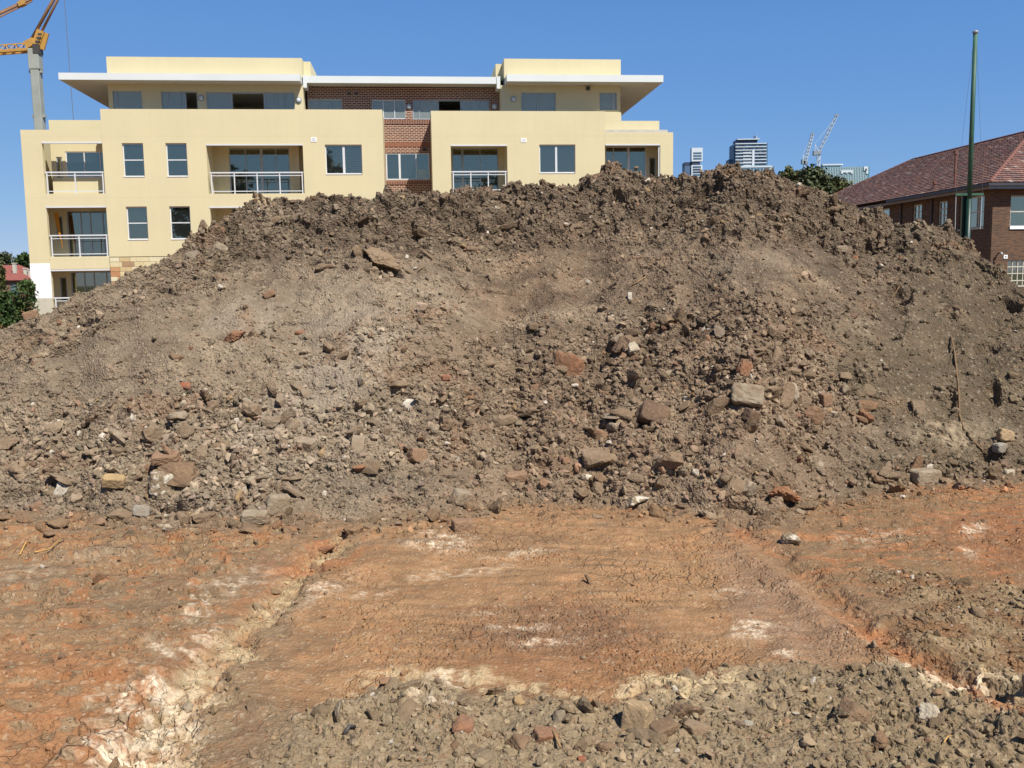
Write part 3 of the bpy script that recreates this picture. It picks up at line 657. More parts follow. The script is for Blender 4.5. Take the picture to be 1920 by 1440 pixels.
def stone_colors(n, g, base):
    """soil-dusted stones, some brick red, pale or yellow"""
    c = base * g.uniform(0.9, 1.38, (n, 1)) * g.normal(1, 0.02, (n, 3))
    k = g.random(n)
    pick = lambda m, col, a: np.where(m[:, None], c * (1 - a) + col * a, c)
    c = pick(k < 0.13, lin(172, 150, 122), 0.5); c = pick((k > 0.16) & (k < 0.195), lin(156, 110, 82), 0.5)
    c = pick((k > 0.23) & (k < 0.246), lin(216, 204, 184), 0.8); c = pick((k > 0.262) & (k < 0.33), lin(124, 106, 88), 0.7); c = pick((k > 0.33) & (k < 0.338), lin(176, 144, 100), 0.7)
    return np.clip(c, 0.02, 0.85)
def scatter(name, src, idx, size, parent, g, sub=1, nshape=18, flatten=(0.55, 1.0), sink=0.1):
    P0, C0 = src; n = len(idx); allV, allF, allC = [], [], []; off = 0
    which = g.integers(0, nshape, n); Rm = rot_mats(n, g, 0.6); cols = stone_colors(n, g, C0[idx])
    dims = g.uniform(flatten[0], flatten[1], (n, 3)) * size[:, None] * 0.5
    for s_ in range(nshape):
        m = np.where(which == s_)[0]
        if not len(m): continue
        V, F = rock(sub, 100 + s_, rough=0.10, soft=6 if s_ % 2 else 14)
        W = np.einsum('nij,nkj->nki', Rm[m], V[None] * dims[m][:, None, :]) + (P0[idx[m]] + np.array([0, 0, 1.0]) * (size[m] * (0.25 - sink))[:, None])[:, None, :]
        allV.append(W.reshape(-1, 3)); k = len(V)
        allF.append((F[None] + (np.arange(len(m)) * k)[:, None, None]).reshape(-1, 3) + off)
        allC.append(np.repeat(cols[m], k, 0)); off += len(m) * k
    me = np_mesh(name, np.concatenate(allV), np.concatenate(allF), np.concatenate(allC), False)
    return tag(add_obj(name, me, 'stone', parent), kind='stuff')
sg = np.random.default_rng(21)
HP = np.stack([hx2, hy2, hz2], 1); HC = C; GP = np.stack([gx2, gy2, gz], 1)
fov = lambda x, y: (x > -60) & (x < 1980) & (y < 1500)
h_area = np.hypot(hx, hy) * np.abs(np.gradient(A2, axis=1)).ravel() * np.abs(np.gradient(R2, axis=0)).ravel()
hw = h_area * np.clip(0.36 + 1.3 * RB + 0.7 * CB - 0.4 * SM + 0.35 * w2, 0.10, 2) * fov(hpx, hpy) * (ht > -0.06) * (ht < 1.06)
hw_big = h_area * np.clip(0.04 + 1.5 * RB ** 2 + 0.3 * CB - 0.3 * SM + 0.2 * w2, 0.0, 2) * fov(hpx, hpy) * (ht > -0.03) * (ht < 1.0)
cdf = lambda w: np.cumsum(w / w.sum())
hidx = np.searchsorted(cdf(hw), sg.random(26000)); hsz = 0.014 * (1 - sg.random(26000)) ** (-1 / 2.3); hsz = np.minimum(hsz, 0.06)
scatter('rubble', (HP, HC), hidx, hsz, heap, sg)
bidx = np.searchsorted(cdf(hw_big), sg.random(3000)); bsz = np.minimum(0.034 * (1 - sg.random(3000)) ** (-1 / 2.8), 0.15)
order = np.argsort(-bsz); bidx, bsz = bidx[order], bsz[order]
scatter('cobbles', (HP, HC), bidx[300:], bsz[300:], heap, sg, sub=2, nshape=14)
g_area = (gpx > -60) * RR0.ravel() * np.abs(np.gradient(AZ, axis=1)).ravel() * np.abs(np.gradient(RR0, axis=0)).ravel()
toe_d = np.interp(np.arctan2(gx, gy), haz, Dt)
infront = (np.hypot(gx, gy) < toe_d + 0.1) & (np.hypot(gx, gy) > 2.5) & fov(gpx, gpy) & (gpx > -60) & (gpx < 1980)
toe_near = sst(0.6, 0.0, toe_d - np.hypot(gx, gy))
gw = g_area * infront * np.clip(0.10 + 1.4 * gFR + 1.2 * gRR + 0.9 * np.clip(gDI, 0, 1) + 0.16 * gleft + 1.1 * toe_near + 0.35 * (grough > 0.35), 0.035, 3)
gidx = np.searchsorted(cdf(gw), sg.random(12000)); gsz = np.minimum(0.0062 * (1 - sg.random(12000)) ** (-1 / 2.1), 0.032)
scatter('gravel', (GP, gcol), gidx, gsz, ground, sg)
gwb = g_area * infront * np.clip(0.01 + 1.3 * gFR + 0.9 * gRR + 1.0 * toe_near + 0.02 * gleft + 0.15 * np.clip(gDI, 0, 1), 0, 3)
gbidx = np.searchsorted(cdf(gwb), sg.random(800)); gbsz = np.sort(np.minimum(0.021 * (1 - sg.random(800)) ** (-1 / 2.6), 0.075))[::-1]; gbsz = gbsz * np.where(toe_near[gbidx] > 0.3, 1.7, 1.0); od = np.argsort(-gbsz); gbidx, gbsz = gbidx[od], gbsz[od]
scatter('lumps', (GP, gcol), gbidx[240:], gbsz[240:], ground, sg, sub=2, nshape=12)
# the largest stones, one object each, sharing a few meshes
PAL = [lin(160, 138, 112), lin(148, 124, 98), lin(156, 112, 82), lin(196, 180, 154), lin(128, 106, 84), lin(162, 150, 132), lin(152, 96, 68)]
PW = [0.36, 0.36, 0.08, 0.06, 0.1, 0.03, 0.01]
lib = []
for k in range(28):
    V, F = rock(3, 300 + k, (1, 0.85, 0.62), boxy=0.9 if k % 4 == 0 else 0.0, cuts=10, rough=0.06 if k % 4 else 0.03, soft=9 if k % 3 else 16)
    me = np_mesh('stone', V, F, None, False); me.materials.append(MAT['objstone']); lib.append(me)
def place_stones(idx, size, P0, C0, parent, g):
    Rm = rot_mats(len(idx), g, 0.5)
    for q, (i, s_) in enumerate(zip(idx, size)):
        o = bpy.data.objects.new('stone', lib[int(g.integers(0, 28))]); COL.objects.link(o); o.parent = parent
        c = PAL[int(g.choice(7, p=PW))] * 0.55 + C0[i] * 0.62
        o.color = (*np.clip(c * g.uniform(0.9, 1.15), 0, 0.8).tolist(), 1)
        Mx = Matrix(Rm[q].tolist()).to_4x4()
        o.matrix_local = Matrix.Translation(Vector(P0[i]) + Vector((0, 0, s_ * 0.08))) @ Mx @ Matrix.Diagonal((s_ * 0.5, s_ * 0.5 * g.uniform(0.75, 1.1), s_ * 0.5 * g.uniform(0.7, 1.1), 1))
place_stones(bidx[:300], bsz[:300], HP, HC, heap, sg)
place_stones(gbidx[:240], gbsz[:240], GP, gcol, ground, sg)

# ------------------------------------------------------------------ single things lying on the heap and the ground
SOILDUST = srgb(146, 122, 96)
CS = {
 'dusty': colored_stone('dusty_boulder', srgb(152, 130, 104), srgb(138, 112, 86), 0.7),
 'grey': colored_stone('grey_concrete', srgb(166, 150, 126), SOILDUST, 0.7),
 'pale': colored_stone('pale_stone', srgb(196, 182, 158), SOILDUST, 0.55),
 'speckled': colored_stone('speckled_stone', srgb(150, 130, 104), SOILDUST, 0.4, srgb(224, 214, 194)),
 'white': colored_stone('white_stone', srgb(222, 214, 198), SOILDUST, 0.5),
 'brickred': colored_stone('red_brick_piece', srgb(170, 98, 70), SOILDUST, 0.6),
 'brickdust': colored_stone('dusty_brick', srgb(158, 126, 100), srgb(146, 116, 88), 0.6),
 'yellow': colored_stone('yellow_sandstone', srgb(190, 160, 114), SOILDUST, 0.6),
 'clod': colored_stone('soil_clod', srgb(128, 104, 80), srgb(146, 118, 90), 0.6),
 'redclod': colored_stone('reddish_clod', srgb(146, 112, 86), srgb(158, 104, 72), 0.5),
 'orange': colored_stone('orange_clay_clod', srgb(160, 110, 76), srgb(140, 106, 78), 0.7),
 'brownglaze': colored_stone('brown_chunk', srgb(112, 90, 72), srgb(134, 108, 84), 0.6),
 'bluegrey': colored_stone('blue_grey_shard', srgb(164, 158, 144), SOILDUST, 0.5),
 'tan': colored_stone('tan_shard', srgb(186, 158, 120), SOILDUST, 0.5),
}
def surf(x, y):
    """point of the heap or the ground that shows at photo pixel x, y"""
    k = np.argmin((hpx2 - x) ** 2 + (hpy2 - y) ** 2 + 1e7 * (ht > 1.02) + 1e7 * (ht < 0.0))
    if (hpx2[k] - x) ** 2 + (hpy2[k] - y) ** 2 < 40: return Vector(HP[k])
    ok = infront; kk = np.where(ok)[0]
    k = kk[np.argmin((gpx[kk] - x) ** 2 + (gpy[kk] - y) ** 2)]
    return Vector(GP[k])
def lay(name, x, y, w, h, mat, label, cat, depth=0.7, rot=(0, 0, 0), boxy=0.0, seed=1, sink=0.2, rough=0.07, cuts=9, sub=4, soft=11):
    p = surf(x, y + h * 0.35); dist = (p - Vector((0, 0, CAMH))).length; m = dist / FPX
    hw_, hh = w * m / 2, h * m / 2
    V, F = rock(sub, seed, (1, 1, 1), boxy, cuts, rough, soft)
    ext = np.abs(V).max(0); V = V / ext * np.array([hw_, max(hw_, hh) * depth, hh])
    me = np_mesh(name, V, F, None, False); o = add_obj(name, me, CS[mat])
    o.rotation_euler = tuple(rad(a) for a in rot)
    Rz = np.array(o.rotation_euler.to_matrix()); zs_ = V @ Rz[2]
    o.location = p + Vector((0, 0, -zs_.min() - (sink + 0.12) * (zs_.max() - zs_.min())))
    return tag(o, label, cat)
lay('boulder', 1110, 843, 92, 80, 'dusty', 'biggest boulder on the heap, flat-faced and dusty, low at the centre right', 'boulder', 0.6, (-30, 24, -20), 0, 5, 0.25, 0.035, 8)
lay('cobble', 1096, 893, 42, 27, 'speckled', 'rounded cobble directly below the biggest flat-faced boulder', 'stone', 0.8, (0, 5, 10), 0, 8, 0.15)
lay('cobble', 1126, 893, 26, 25, 'clod', 'smaller round cobble right of the cobble below the biggest boulder', 'stone', 0.9, (0, 0, 40), 0, 9, 0.15)
lay('concrete_slab_piece', 1400, 738, 60, 40, 'grey', 'pale grey flat concrete slab piece among stones on the right slope', 'concrete piece', 0.8, (-22, 6, -12), 0.9, 12, 0.2, 0.035, 5)
lay('cobble', 1190, 935, 62, 30, 'speckled', 'pale speckled long cobble at the foot of the heap right of centre', 'stone', 0.6, (0, -8, 12), 0, 14, 0.15)
lay('concrete_block', 866, 930, 36, 28, 'grey', 'small grey block with a lit face at the foot of the heap', 'block', 0.8, (10, 20, 35), 0.9, 15, 0.15, 0.035, 3)
lay('stone_lump', 885, 944, 40, 24, 'clod', 'brown lump touching the small grey block at the heap foot', 'stone', 0.8, (0, 0, 20), 0, 16, 0.2)
lay('brick', 966, 893, 46, 20, 'brickdust', 'dusty long brick half buried near the heap foot at the centre', 'brick', 0.55, (12, -6, 18), 0.9, 17, 0.2, 0.035, 4)
lay('stone_lump', 1660, 892, 68, 26, 'clod', 'long flat dark lump left of the square grey block at the right foot', 'stone', 0.6, (0, 10, -6), 0, 19, 0.2)
lay('stone_block', 1733, 891, 50, 34, 'grey', 'squarish grey stone block at the right foot of the heap', 'stone', 0.7, (0, 0, 15), 0.9, 20, 0.2, 0.03, 6)
lay('rock', 1475, 1015, 42, 28, 'speckled', 'pale crumbly rock lying alone on the clay right of centre', 'rock', 0.8, (0, 0, 15), 0, 22, 0.15, 0.07)
lay('brick_piece', 1196, 1346, 48, 56, 'tan', 'upright broken block standing in the foreground rubble', 'brick', 0.8, (-14, 4, -28), 0.9, 23, 0.15, 0.035, 4)
lay('brick_piece', 867, 984, 40, 24, 'brickdust', 'half brick lying on the smooth clay above the white powder spot', 'brick', 0.7, (0, 0, 18), 0.9, 24, 0.1, 0.035, 3)
lay('soil_slab', 722, 477, 84, 32, 'dusty', 'overhanging pale crust slab with a dark gap under it high on the slope', 'slab', 1.2, (8, 16, 10), 0, 26, 0.3, 0.1, 9, 4, 7)
lay('boulder', 332, 876, 74, 56, 'clod', 'rounded brown boulder under a dusty brick at the lower left', 'boulder', 0.8, (0, 8, 10), 0, 28, 0.25)
lay('brick', 312, 862, 48, 17, 'brickdust', 'dusty brick lying on the rounded boulder at the lower left', 'brick', 0.7, (14, -3, 6), 0.9, 29, 0.0, 0.035, 3)
lay('rock', 306, 900, 46, 46, 'speckled', 'white-streaked angular rock in front of the lower left boulder', 'rock', 0.8, (0, 10, 30), 0.4, 30, 0.15)
lay('sandstone_piece', 214, 901, 40, 19, 'yellow', 'yellow sandstone piece on the rubble at the lower left', 'stone', 0.6, (16, 6, 8), 0.9, 32, 0.15, 0.035, 5)
lay('shard', 117, 915, 20, 30, 'white', 'white-streaked upright shard on the far lower left rubble', 'shard', 0.5, (-10, 24, 20), 0.4, 33, 0.15)
lay('stone', 574, 832, 38, 22, 'grey', 'flat-topped grey stone on the gravel left of centre', 'stone', 0.7, (16, 6, -14), 0.9, 35, 0.15, 0.035, 5)
lay('stone', 770, 757, 32, 28, 'white', 'white-rimmed stone on the middle of the slope', 'stone', 0.6, (-20, 10, 14), 0.4, 36, 0.2, 0.06)
lay('brick_chip', 838, 708, 16, 10, 'brickred', 'small bright red brick chip on the middle slope', 'brick chip', 0.7, (0, 0, 10), 0.9, 37, 0.1, 0.01, 2, 3)
lay('chip', 1181, 555, 8, 15, 'white', 'small pure white chip high on the slope right of centre', 'chip', 0.5, (-20, 0, 0), 0.9, 38, 0.1, 0.01, 2, 3)
lay('soil_clod', 1066, 675, 62, 56, 'redclod', 'large reddish soil clod on the slope right of centre', 'clod', 0.7, (-20, 8, 10), 0, 40, 0.25, 0.06)
lay('stone', 1190, 648, 32, 30, 'pale', 'pale rounded stone beside the dark hole in the slope', 'stone', 0.8, (0, 0, 30), 0, 41, 0.15)
lay('soil_clod', 1166, 640, 40, 34, 'brownglaze', 'dark lump over the hole left of the pale rounded stone', 'clod', 0.7, (0, -20, 0), 0, 42, 0.15, 0.06)
lay('brown_chunk', 1222, 776, 58, 46, 'brownglaze', 'dark brown flat-faced chunk left of the concrete slab piece', 'chunk', 0.6, (-24, 26, 12), 0.5, 44, 0.2, 0.035, 6)
lay('grey_block', 478, 968, 46, 20, 'grey', 'flat grey block at the left foot of the heap', 'block', 0.7, (8, 3, 6), 0.9, 45, 0.15, 0.035, 4)
lay('grey_block', 520, 940, 44, 36, 'grey', 'rough pale grey lump above the flat grey block at the left foot', 'block', 0.7, (0, 8, 26), 0.3, 46, 0.2, 0.04)
lay('grey_shard', 266, 958, 30, 20, 'bluegrey', 'smooth blue-grey shard at the foot of the heap on the left', 'shard', 0.5, (-16, 12, 16), 0.9, 47, 0.15, 0.035, 4)
lay('soil_clod', 676, 984, 62, 32, 'clod', 'dark crumbly clod at the edge of the smooth clay left of centre', 'clod', 0.8, (0, 5, 10), 0, 48, 0.15, 0.09)
lay('clay_clod', 603, 1013, 46, 26, 'orange', 'orange clay clod lying on the ground left of centre', 'clod', 0.8, (0, -6, 10), 0, 49, 0.15, 0.09)
lay('soil_clod', 466, 1001, 78, 24, 'clod', 'long flat dark clod in front of the flat grey block', 'clod', 0.6, (0, 3, -4), 0, 50, 0.15, 0.08)
lay('brick', 91, 573, 19, 14, 'brickdust', 'block perched on the left skyline of the heap beside the white column', 'block', 0.8, (0, -22, 30), 0.9, 51, 0.05, 0.01, 3, 3)
lay('brick', 58, 592, 24, 15, 'brickdust', 'block on the left skyline of the heap in front of the hedge', 'block', 0.8, (0, -16, 20), 0.9, 52, 0.1, 0.01, 3, 3)
lay('clay_clod', 1412, 1001, 44, 20, 'orange', 'bright orange clay clod left of the pale crumbly rock', 'clod', 0.8, (0, 8, 10), 0, 53, 0.2, 0.1)
lay('soil_clod', 1432, 974, 42, 34, 'clod', 'dark clod right of the clod in the hollow at the heap foot', 'clod', 0.8, (0, -10, 25), 0, 155, 0.15, 0.1)
lay('clay_clod', 1466, 920, 72, 34, 'orange', 'orange brown clod at the heap foot above the pale crumbly rock', 'clod', 0.8, (0, 4, 10), 0, 54, 0.2, 0.1)
lay('soil_clod', 1388, 962, 84, 44, 'brownglaze', 'dark brown clod in the hollow at the heap foot right of centre', 'clod', 0.7, (0, 10, 5), 0, 55, 0.3, 0.09)
lay('tile_piece', 673, 826, 24, 30, 'grey', 'flat grey tile piece facing forward on the slope left of centre', 'tile piece', 0.3, (-24, 8, 8), 0.9, 56, 0.2, 0.01, 3, 3)
lay('stone', 684, 706, 20, 16, 'tan', 'smooth tan flat stone on the grey slide of the slope', 'stone', 0.5, (-24, 0, 10), 0, 57, 0.2, 0.01, 8, 3)
lay('stone', 782, 851, 34, 28, 'brickdust', 'square dusty stone low on the slope left of centre', 'stone', 0.7, (-10, 14, 30), 0.9, 58, 0.15, 0.035, 4)
lay('stone', 677, 876, 34, 20, 'redclod', 'brown stone with a deep shadow low on the slope left of centre', 'stone', 0.7, (0, 10, 10), 0, 59, 0.1, 0.05)
lay('brick_piece', 1410, 780, 28, 24, 'brownglaze', 'dark square piece just below the concrete slab piece', 'brick', 0.8, (10, 20, 30), 0.9, 60, 0.1, 0.035, 3)
lay('stone', 1483, 732, 26, 32, 'pale', 'pale upright stone right of the concrete slab piece', 'stone', 0.7, (0, -14, 20), 0.3, 61, 0.15)
lay('stone', 1560, 776, 28, 18, 'pale', 'pale stone at the right end of the stony patch', 'stone', 0.7, (0, 5, 10), 0, 62, 0.1)
lay('stone', 1549, 748, 20, 24, 'brickdust', 'square brown stone standing just above the pale end stone', 'stone', 0.7, (0, -5, 15), 0.9, 63, 0.1, 0.035, 4)
lay('boulder', 1622, 770, 40, 40, 'redclod', 'rounded brown boulder at the right of the stony patch', 'boulder', 0.8, (0, 0, 10), 0, 64, 0.2)
lay('stone', 1395, 688, 26, 34, 'redclod', 'reddish leaning stone above the concrete slab piece', 'stone', 0.6, (-10, 28, 10), 0.4, 65, 0.15)
lay('stone', 1408, 709, 16, 22, 'pale', 'small pale stone between leaning red stone and concrete slab', 'stone', 0.7, (0, 0, 10), 0, 66, 0.1, 0.04, 8, 3)
lay('stone', 1885, 815, 30, 22, 'tan', 'flat tan stone on the right slope near the picture edge', 'stone', 0.6, (-14, 14, 10), 0.4, 67, 0.15)
lay('stone', 1875, 838, 22, 16, 'bluegrey', 'small grey square stone below the flat tan one at the right edge', 'stone', 0.7, (0, 0, 25), 0.9, 68, 0.1, 0.01, 3, 3)
lay('stone', 1892, 890, 20, 18, 'pale', 'small pinkish stone at the right foot of the heap', 'stone', 0.7, (0, 0, 25), 0.4, 69, 0.1, 0.03, 6, 3)
lay('stone', 190, 981, 24, 19, 'brickdust', 'lone rounded tan stone on the ground at the lower left', 'stone', 0.9, (0, 0, 20), 0, 70, 0.05)
lay('stone', 320, 997, 30, 20, 'pale', 'pale lumpy stone on the ground below the left foot', 'stone', 0.8, (0, 0, 20), 0, 71, 0.15)
lay('stone', 95, 1010, 22, 16, 'clod', 'small brown lump on the clay at the far left', 'stone', 0.8, (0, 0, 20), 0, 72, 0.1)
lay('slab_piece', 1245, 1385, 46, 22, 'clod', 'flat brown piece right of the upright block in the foreground', 'slab', 0.7, (10, -12, 25), 0.9, 73, 0.15, 0.035, 4)
lay('rock', 1278, 1330, 70, 44, 'clod', 'large soil lump behind the flat foreground piece', 'clod', 0.8, (0, 0, 25), 0, 74, 0.3, 0.06)
lay('brick_piece', 1022, 1381, 44, 28, 'redclod', 'pinkish red brick piece half sunk in the foreground', 'brick', 0.7, (14, 8, 22), 0.9, 75, 0.3, 0.035, 4)
lay('rock', 975, 1385, 70, 34, 'clod', 'brown lump left of the pinkish red foreground brick', 'clod', 0.8, (0, 0, 5), 0, 76, 0.3, 0.05)
lay('rock', 860, 1375, 56, 30, 'redclod', 'reddish brown lump in the foreground left of centre', 'clod', 0.8, (0, 0, 5), 0, 77, 0.3, 0.05)
lay('rock', 1135, 1395, 46, 30, 'clod', 'brown lump just left of the thin dark rod', 'clod', 0.8, (0, 0, 5), 0, 78, 0.3, 0.05)
lay('rock', 1590, 1345, 70, 62, 'clod', 'biggest soil lump of the right foreground with a dark hollow beside it', 'clod', 0.8, (0, 0, 15), 0, 79, 0.25, 0.07)
lay('rock', 1745, 1340, 46, 40, 'pale', 'rounded pale lump in the right foreground', 'clod', 0.8, (0, 0, 15), 0, 80, 0.25, 0.06)
lay('rock', 1300, 1372, 60, 40, 'dusty', 'dusty stone at the bottom right of centre beside the blue-grey shard', 'stone', 0.8, (0, 0, 15), 0, 81, 0.3, 0.04)
lay('shard', 1402, 1364, 18, 14, 'bluegrey', 'small blue-grey shard in the right foreground', 'shard', 0.25, (-30, 12, 10), 0.9, 82, 0.1, 0.01, 3, 3)
lay('shard', 1460, 1366, 16, 14, 'tan', 'small tan leaf-like shard in the right foreground', 'shard', 0.3, (-20, 30, 10), 0, 83, 0.1, 0.02, 6, 3)
lay('brick_chip', 1092, 1423, 14, 10, 'brickred', 'small red brick chip at the bottom edge', 'brick chip', 0.7, (0, 0, 10), 0.9, 84, 0.1, 0.01, 3, 3)
lay('stone', 1500, 1302, 34, 16, 'tan', 'elongated tan piece in the right foreground rubble', 'stone', 0.5, (0, 4, 6), 0, 85, 0.1, 0.03, 7, 3)
lay('stone', 1910, 912, 30, 18, 'brownglaze', 'dark red stone at the right picture edge by the foot', 'stone', 0.7, (0, 0, 6), 0.3, 86, 0.1)
lay('soil_lump', 1372, 322, 40, 28, 'clod', 'topmost lump on the highest peak of the heap', 'clod', 0.8, (0, 12, 10), 0, 87, 0.35, 0.2, 9, 4, 5)
lay('soil_lump', 1020, 342, 24, 22, 'clod', 'single lump sticking up on the skyline left of the high crest', 'clod', 0.8, (0, 12, 10), 0, 88, 0.2, 0.2, 9, 4, 5)
lay('stone', 1158, 314, 14, 9, 'pale', 'small pale stone on the skyline in front of the right balcony', 'stone', 0.8, (0, 0, 10), 0, 89, 0.1, 0.04, 8, 3)
lay('soil_lump', 1330, 322, 22, 18, 'clod', 'small lump on the skyline just left of the highest peak', 'clod', 0.8, (0, 0, 10), 0, 90, 0.2, 0.2, 9, 4, 5)
lay('soil_lump', 1440, 325, 26, 20, 'clod', 'lump on the skyline right of the highest peak', 'clod', 0.8, (0, 0, 10), 0, 91, 0.25, 0.2, 9, 4, 5)
lay('clay_clod', 1603, 483, 18, 12, 'orange', 'small orange clod high on the right slope', 'clod', 0.8, (0, 0, 10), 0, 92, 0.15, 0.08, 8, 3)
lay('soil_clod', 440, 628, 48, 26, 'redclod', 'tan crust clod casting a dark shadow on the left slope', 'clod', 0.7, (-10, -18, 0), 0, 93, 0.15, 0.06)
lay('stone', 560, 622, 26, 14, 'redclod', 'flat reddish stone on the left slope above the stony band', 'stone', 0.7, (-14, 5, 10), 0, 94, 0.15)
lay('stone', 505, 552, 22, 12, 'brickdust', 'tan flat stone on the upper left slope', 'stone', 0.6, (0, -24, 10), 0.6, 95, 0.15, 0.02, 5, 3)
lay('stone', 345, 755, 20, 16, 'pale', 'pale stone over a small dark gap on the left slope', 'stone', 0.8, (0, 0, 10), 0, 96, 0.1)
lay('stone', 350, 722, 22, 15, 'brickred', 'orange brown rounded stone on the left slope', 'stone', 0.8, (0, 0, 10), 0, 97, 0.15)
# crumpled sheet on the crest
p = surf(495, 380); m = (p - Vector((0, 0, CAMH))).length / FPX
mb = MB(); nu, nv = 8, 5; vs_ = []
for j in range(nv):
    for i in range(nu):
        fx, fy = i / (nu - 1) - 0.5, j / (nv - 1) - 0.5
        mb.v.append((fx * 30 * m + 0.02 * fy, -fy * 0.03 + 0.012 * sin(i * 2.1 + j), -fx * 16 * m + fy * (15 - 6 * abs(fx)) * m + 0.012 * sin(i * 1.7 + j * 2.3)))
for j in range(nv - 1):
    for i in range(nu - 1): mb.f.append((j * nu + i, j * nu + i + 1, j * nu + nu + i + 1, j * nu + nu + i))
o = mb.build('crumpled_sheet', flat_mat('tan_sheet', srgb(188, 164, 130), 0.8, var=0.1)); o.location = p + Vector((0, -0.09, 0.03))
so = o.modifiers.new('thickness', 'SOLIDIFY'); so.thickness = 0.006
tag(o, 'crumpled tan sheet of cardboard near the skyline below the big balcony', 'cardboard')
def strand(name, pix, r0, r1, mat, label, cat, lift=0.012, n=6):
    pts = []
    for k, q in enumerate(pix):
        pts.append(surf(*q[:2]) + Vector((0, -lift, lift + (q[2] if len(q) > 2 else 0))))
    rs = [r0 + (r1 - r0) * k / (len(pts) - 1) for k in range(len(pts))]
    return tag(MB().tube(pts, rs, n).build(name, mat, None, True), label, cat)
strand('tree_root', [(1784, 634, .01), (1789, 660, .012), (1793, 690), (1797, 720), (1797, 750, .008), (1799, 780), (1806, 805), (1820, 825), (1838, 842), (1856, 858)], 0.0085, 0.006, 'root', 'long thin tan root hanging down the right slope', 'root', 0.006)
strand('twig', [(1668, 566), (1677, 556, .02), (1686, 547, .05)], 0.005, 0.003, 'twig', 'short twig beside a dark hole on the upper right slope', 'twig')
strand('twig', [(1186, 536), (1200, 529, .01), (1212, 524, .02)], 0.006, 0.004, 'twig', 'short twig above the small white chip', 'twig')
strand('twig', [(1330, 760), (1345, 756, .01), (1362, 752)], 0.006, 0.004, 'twig', 'short twig left of the concrete slab piece', 'twig')
strand('thin_rod', [(1027, 1374, .01), (1038, 1392, .012), (1050, 1411, .008)], 0.005, 0.005, 'twig', 'thin grey stick beside the pinkish red foreground brick', 'stick', 0.008)
strand('dark_strip', [(648, 1391, .004), (658, 1387, .014), (669, 1381, .01)], 0.008, 0.006, 'darkmetal', 'short black strip in the left foreground rubble', 'strip', 0.008)
strand('straw_stalk', [(68, 1049), (95, 1037, .01), (120, 1023, .015)], 0.006, 0.003, 'straw', 'tan straw stalk on the clay at the left', 'straw')
strand('straw_stalk', [(40, 1041), (52, 1030, .01), (60, 1022, .01)], 0.005, 0.003, 'straw', 'shorter straw stalk left of the long tan stalk', 'straw')
strand('twig', [(1765, 1412), (1772, 1405, .01), (1778, 1398, .012)], 0.003, 0.002, 'straw', 'tiny straw at the lower right foreground', 'straw')
strand('twig', [(795, 502), (788, 508, .01), (784, 512)], 0.006, 0.005, 'twig', 'short tan stick right below the overhanging crust slab', 'stick')

# ------------------------------------------------------------------ apartment building
YAW = rad(5.8)
apt = tag(empty('apartment_building', (-20.8, 44.9, 0), YAW), 'pale yellow rendered apartment block with white flat roofs behind the heap', 'building')
def panel(name, mat, parent, u0, u1, z0, z1, v0, v1, holes=()):
    """wall slab with real openings; local x = along the wall, y = depth, z = up"""
    us = sorted({u0, u1, *[h[0] for h in holes], *[h[1] for h in holes]}); zs = sorted({z0, z1, *[h[2] for h in holes], *[h[3] for h in holes]})
    us = [u for u in us if u0 <= u <= u1]; zs = [z for z in zs if z0 <= z <= z1]
    solid = lambda i, j: 0 <= i < len(us) - 1 and 0 <= j < len(zs) - 1 and not any(h[0] <= (us[i] + us[i + 1]) / 2 <= h[1] and h[2] <= (zs[j] + zs[j + 1]) / 2 <= h[3] for h in holes)
    mb = MB()
    for i in range(len(us) - 1):
        for j in range(len(zs) - 1):
            if not solid(i, j): continue
            a, b, c, d = us[i], us[i + 1], zs[j], zs[j + 1]
            mb.quad((a, v0, c), (b, v0, c), (b, v0, d), (a, v0, d)); mb.quad((a, v1, d), (b, v1, d), (b, v1, c), (a, v1, c))
            if not solid(i - 1, j): mb.quad((a, v1, c), (a, v0, c), (a, v0, d), (a, v1, d))
            if not solid(i + 1, j): mb.quad((b, v0, c), (b, v1, c), (b, v1, d), (b, v0, d))
            if not solid(i, j - 1): mb.quad((a, v0, c), (a, v1, c), (b, v1, c), (b, v0, c))
            if not solid(i, j + 1): mb.quad((a, v0, d), (b, v0, d), (b, v1, d), (a, v1, d))
    me = bpy.data.meshes.new(name); me.from_pydata(mb.v, [], mb.f)
    bm = bmesh.new(); bm.from_mesh(me); bmesh.ops.remove_doubles(bm, verts=bm.verts, dist=1e-5); bmesh.ops.recalc_face_normals(bm, faces=bm.faces); bm.to_mesh(me); bm.free()
    return add_obj(name, me, mat, parent)
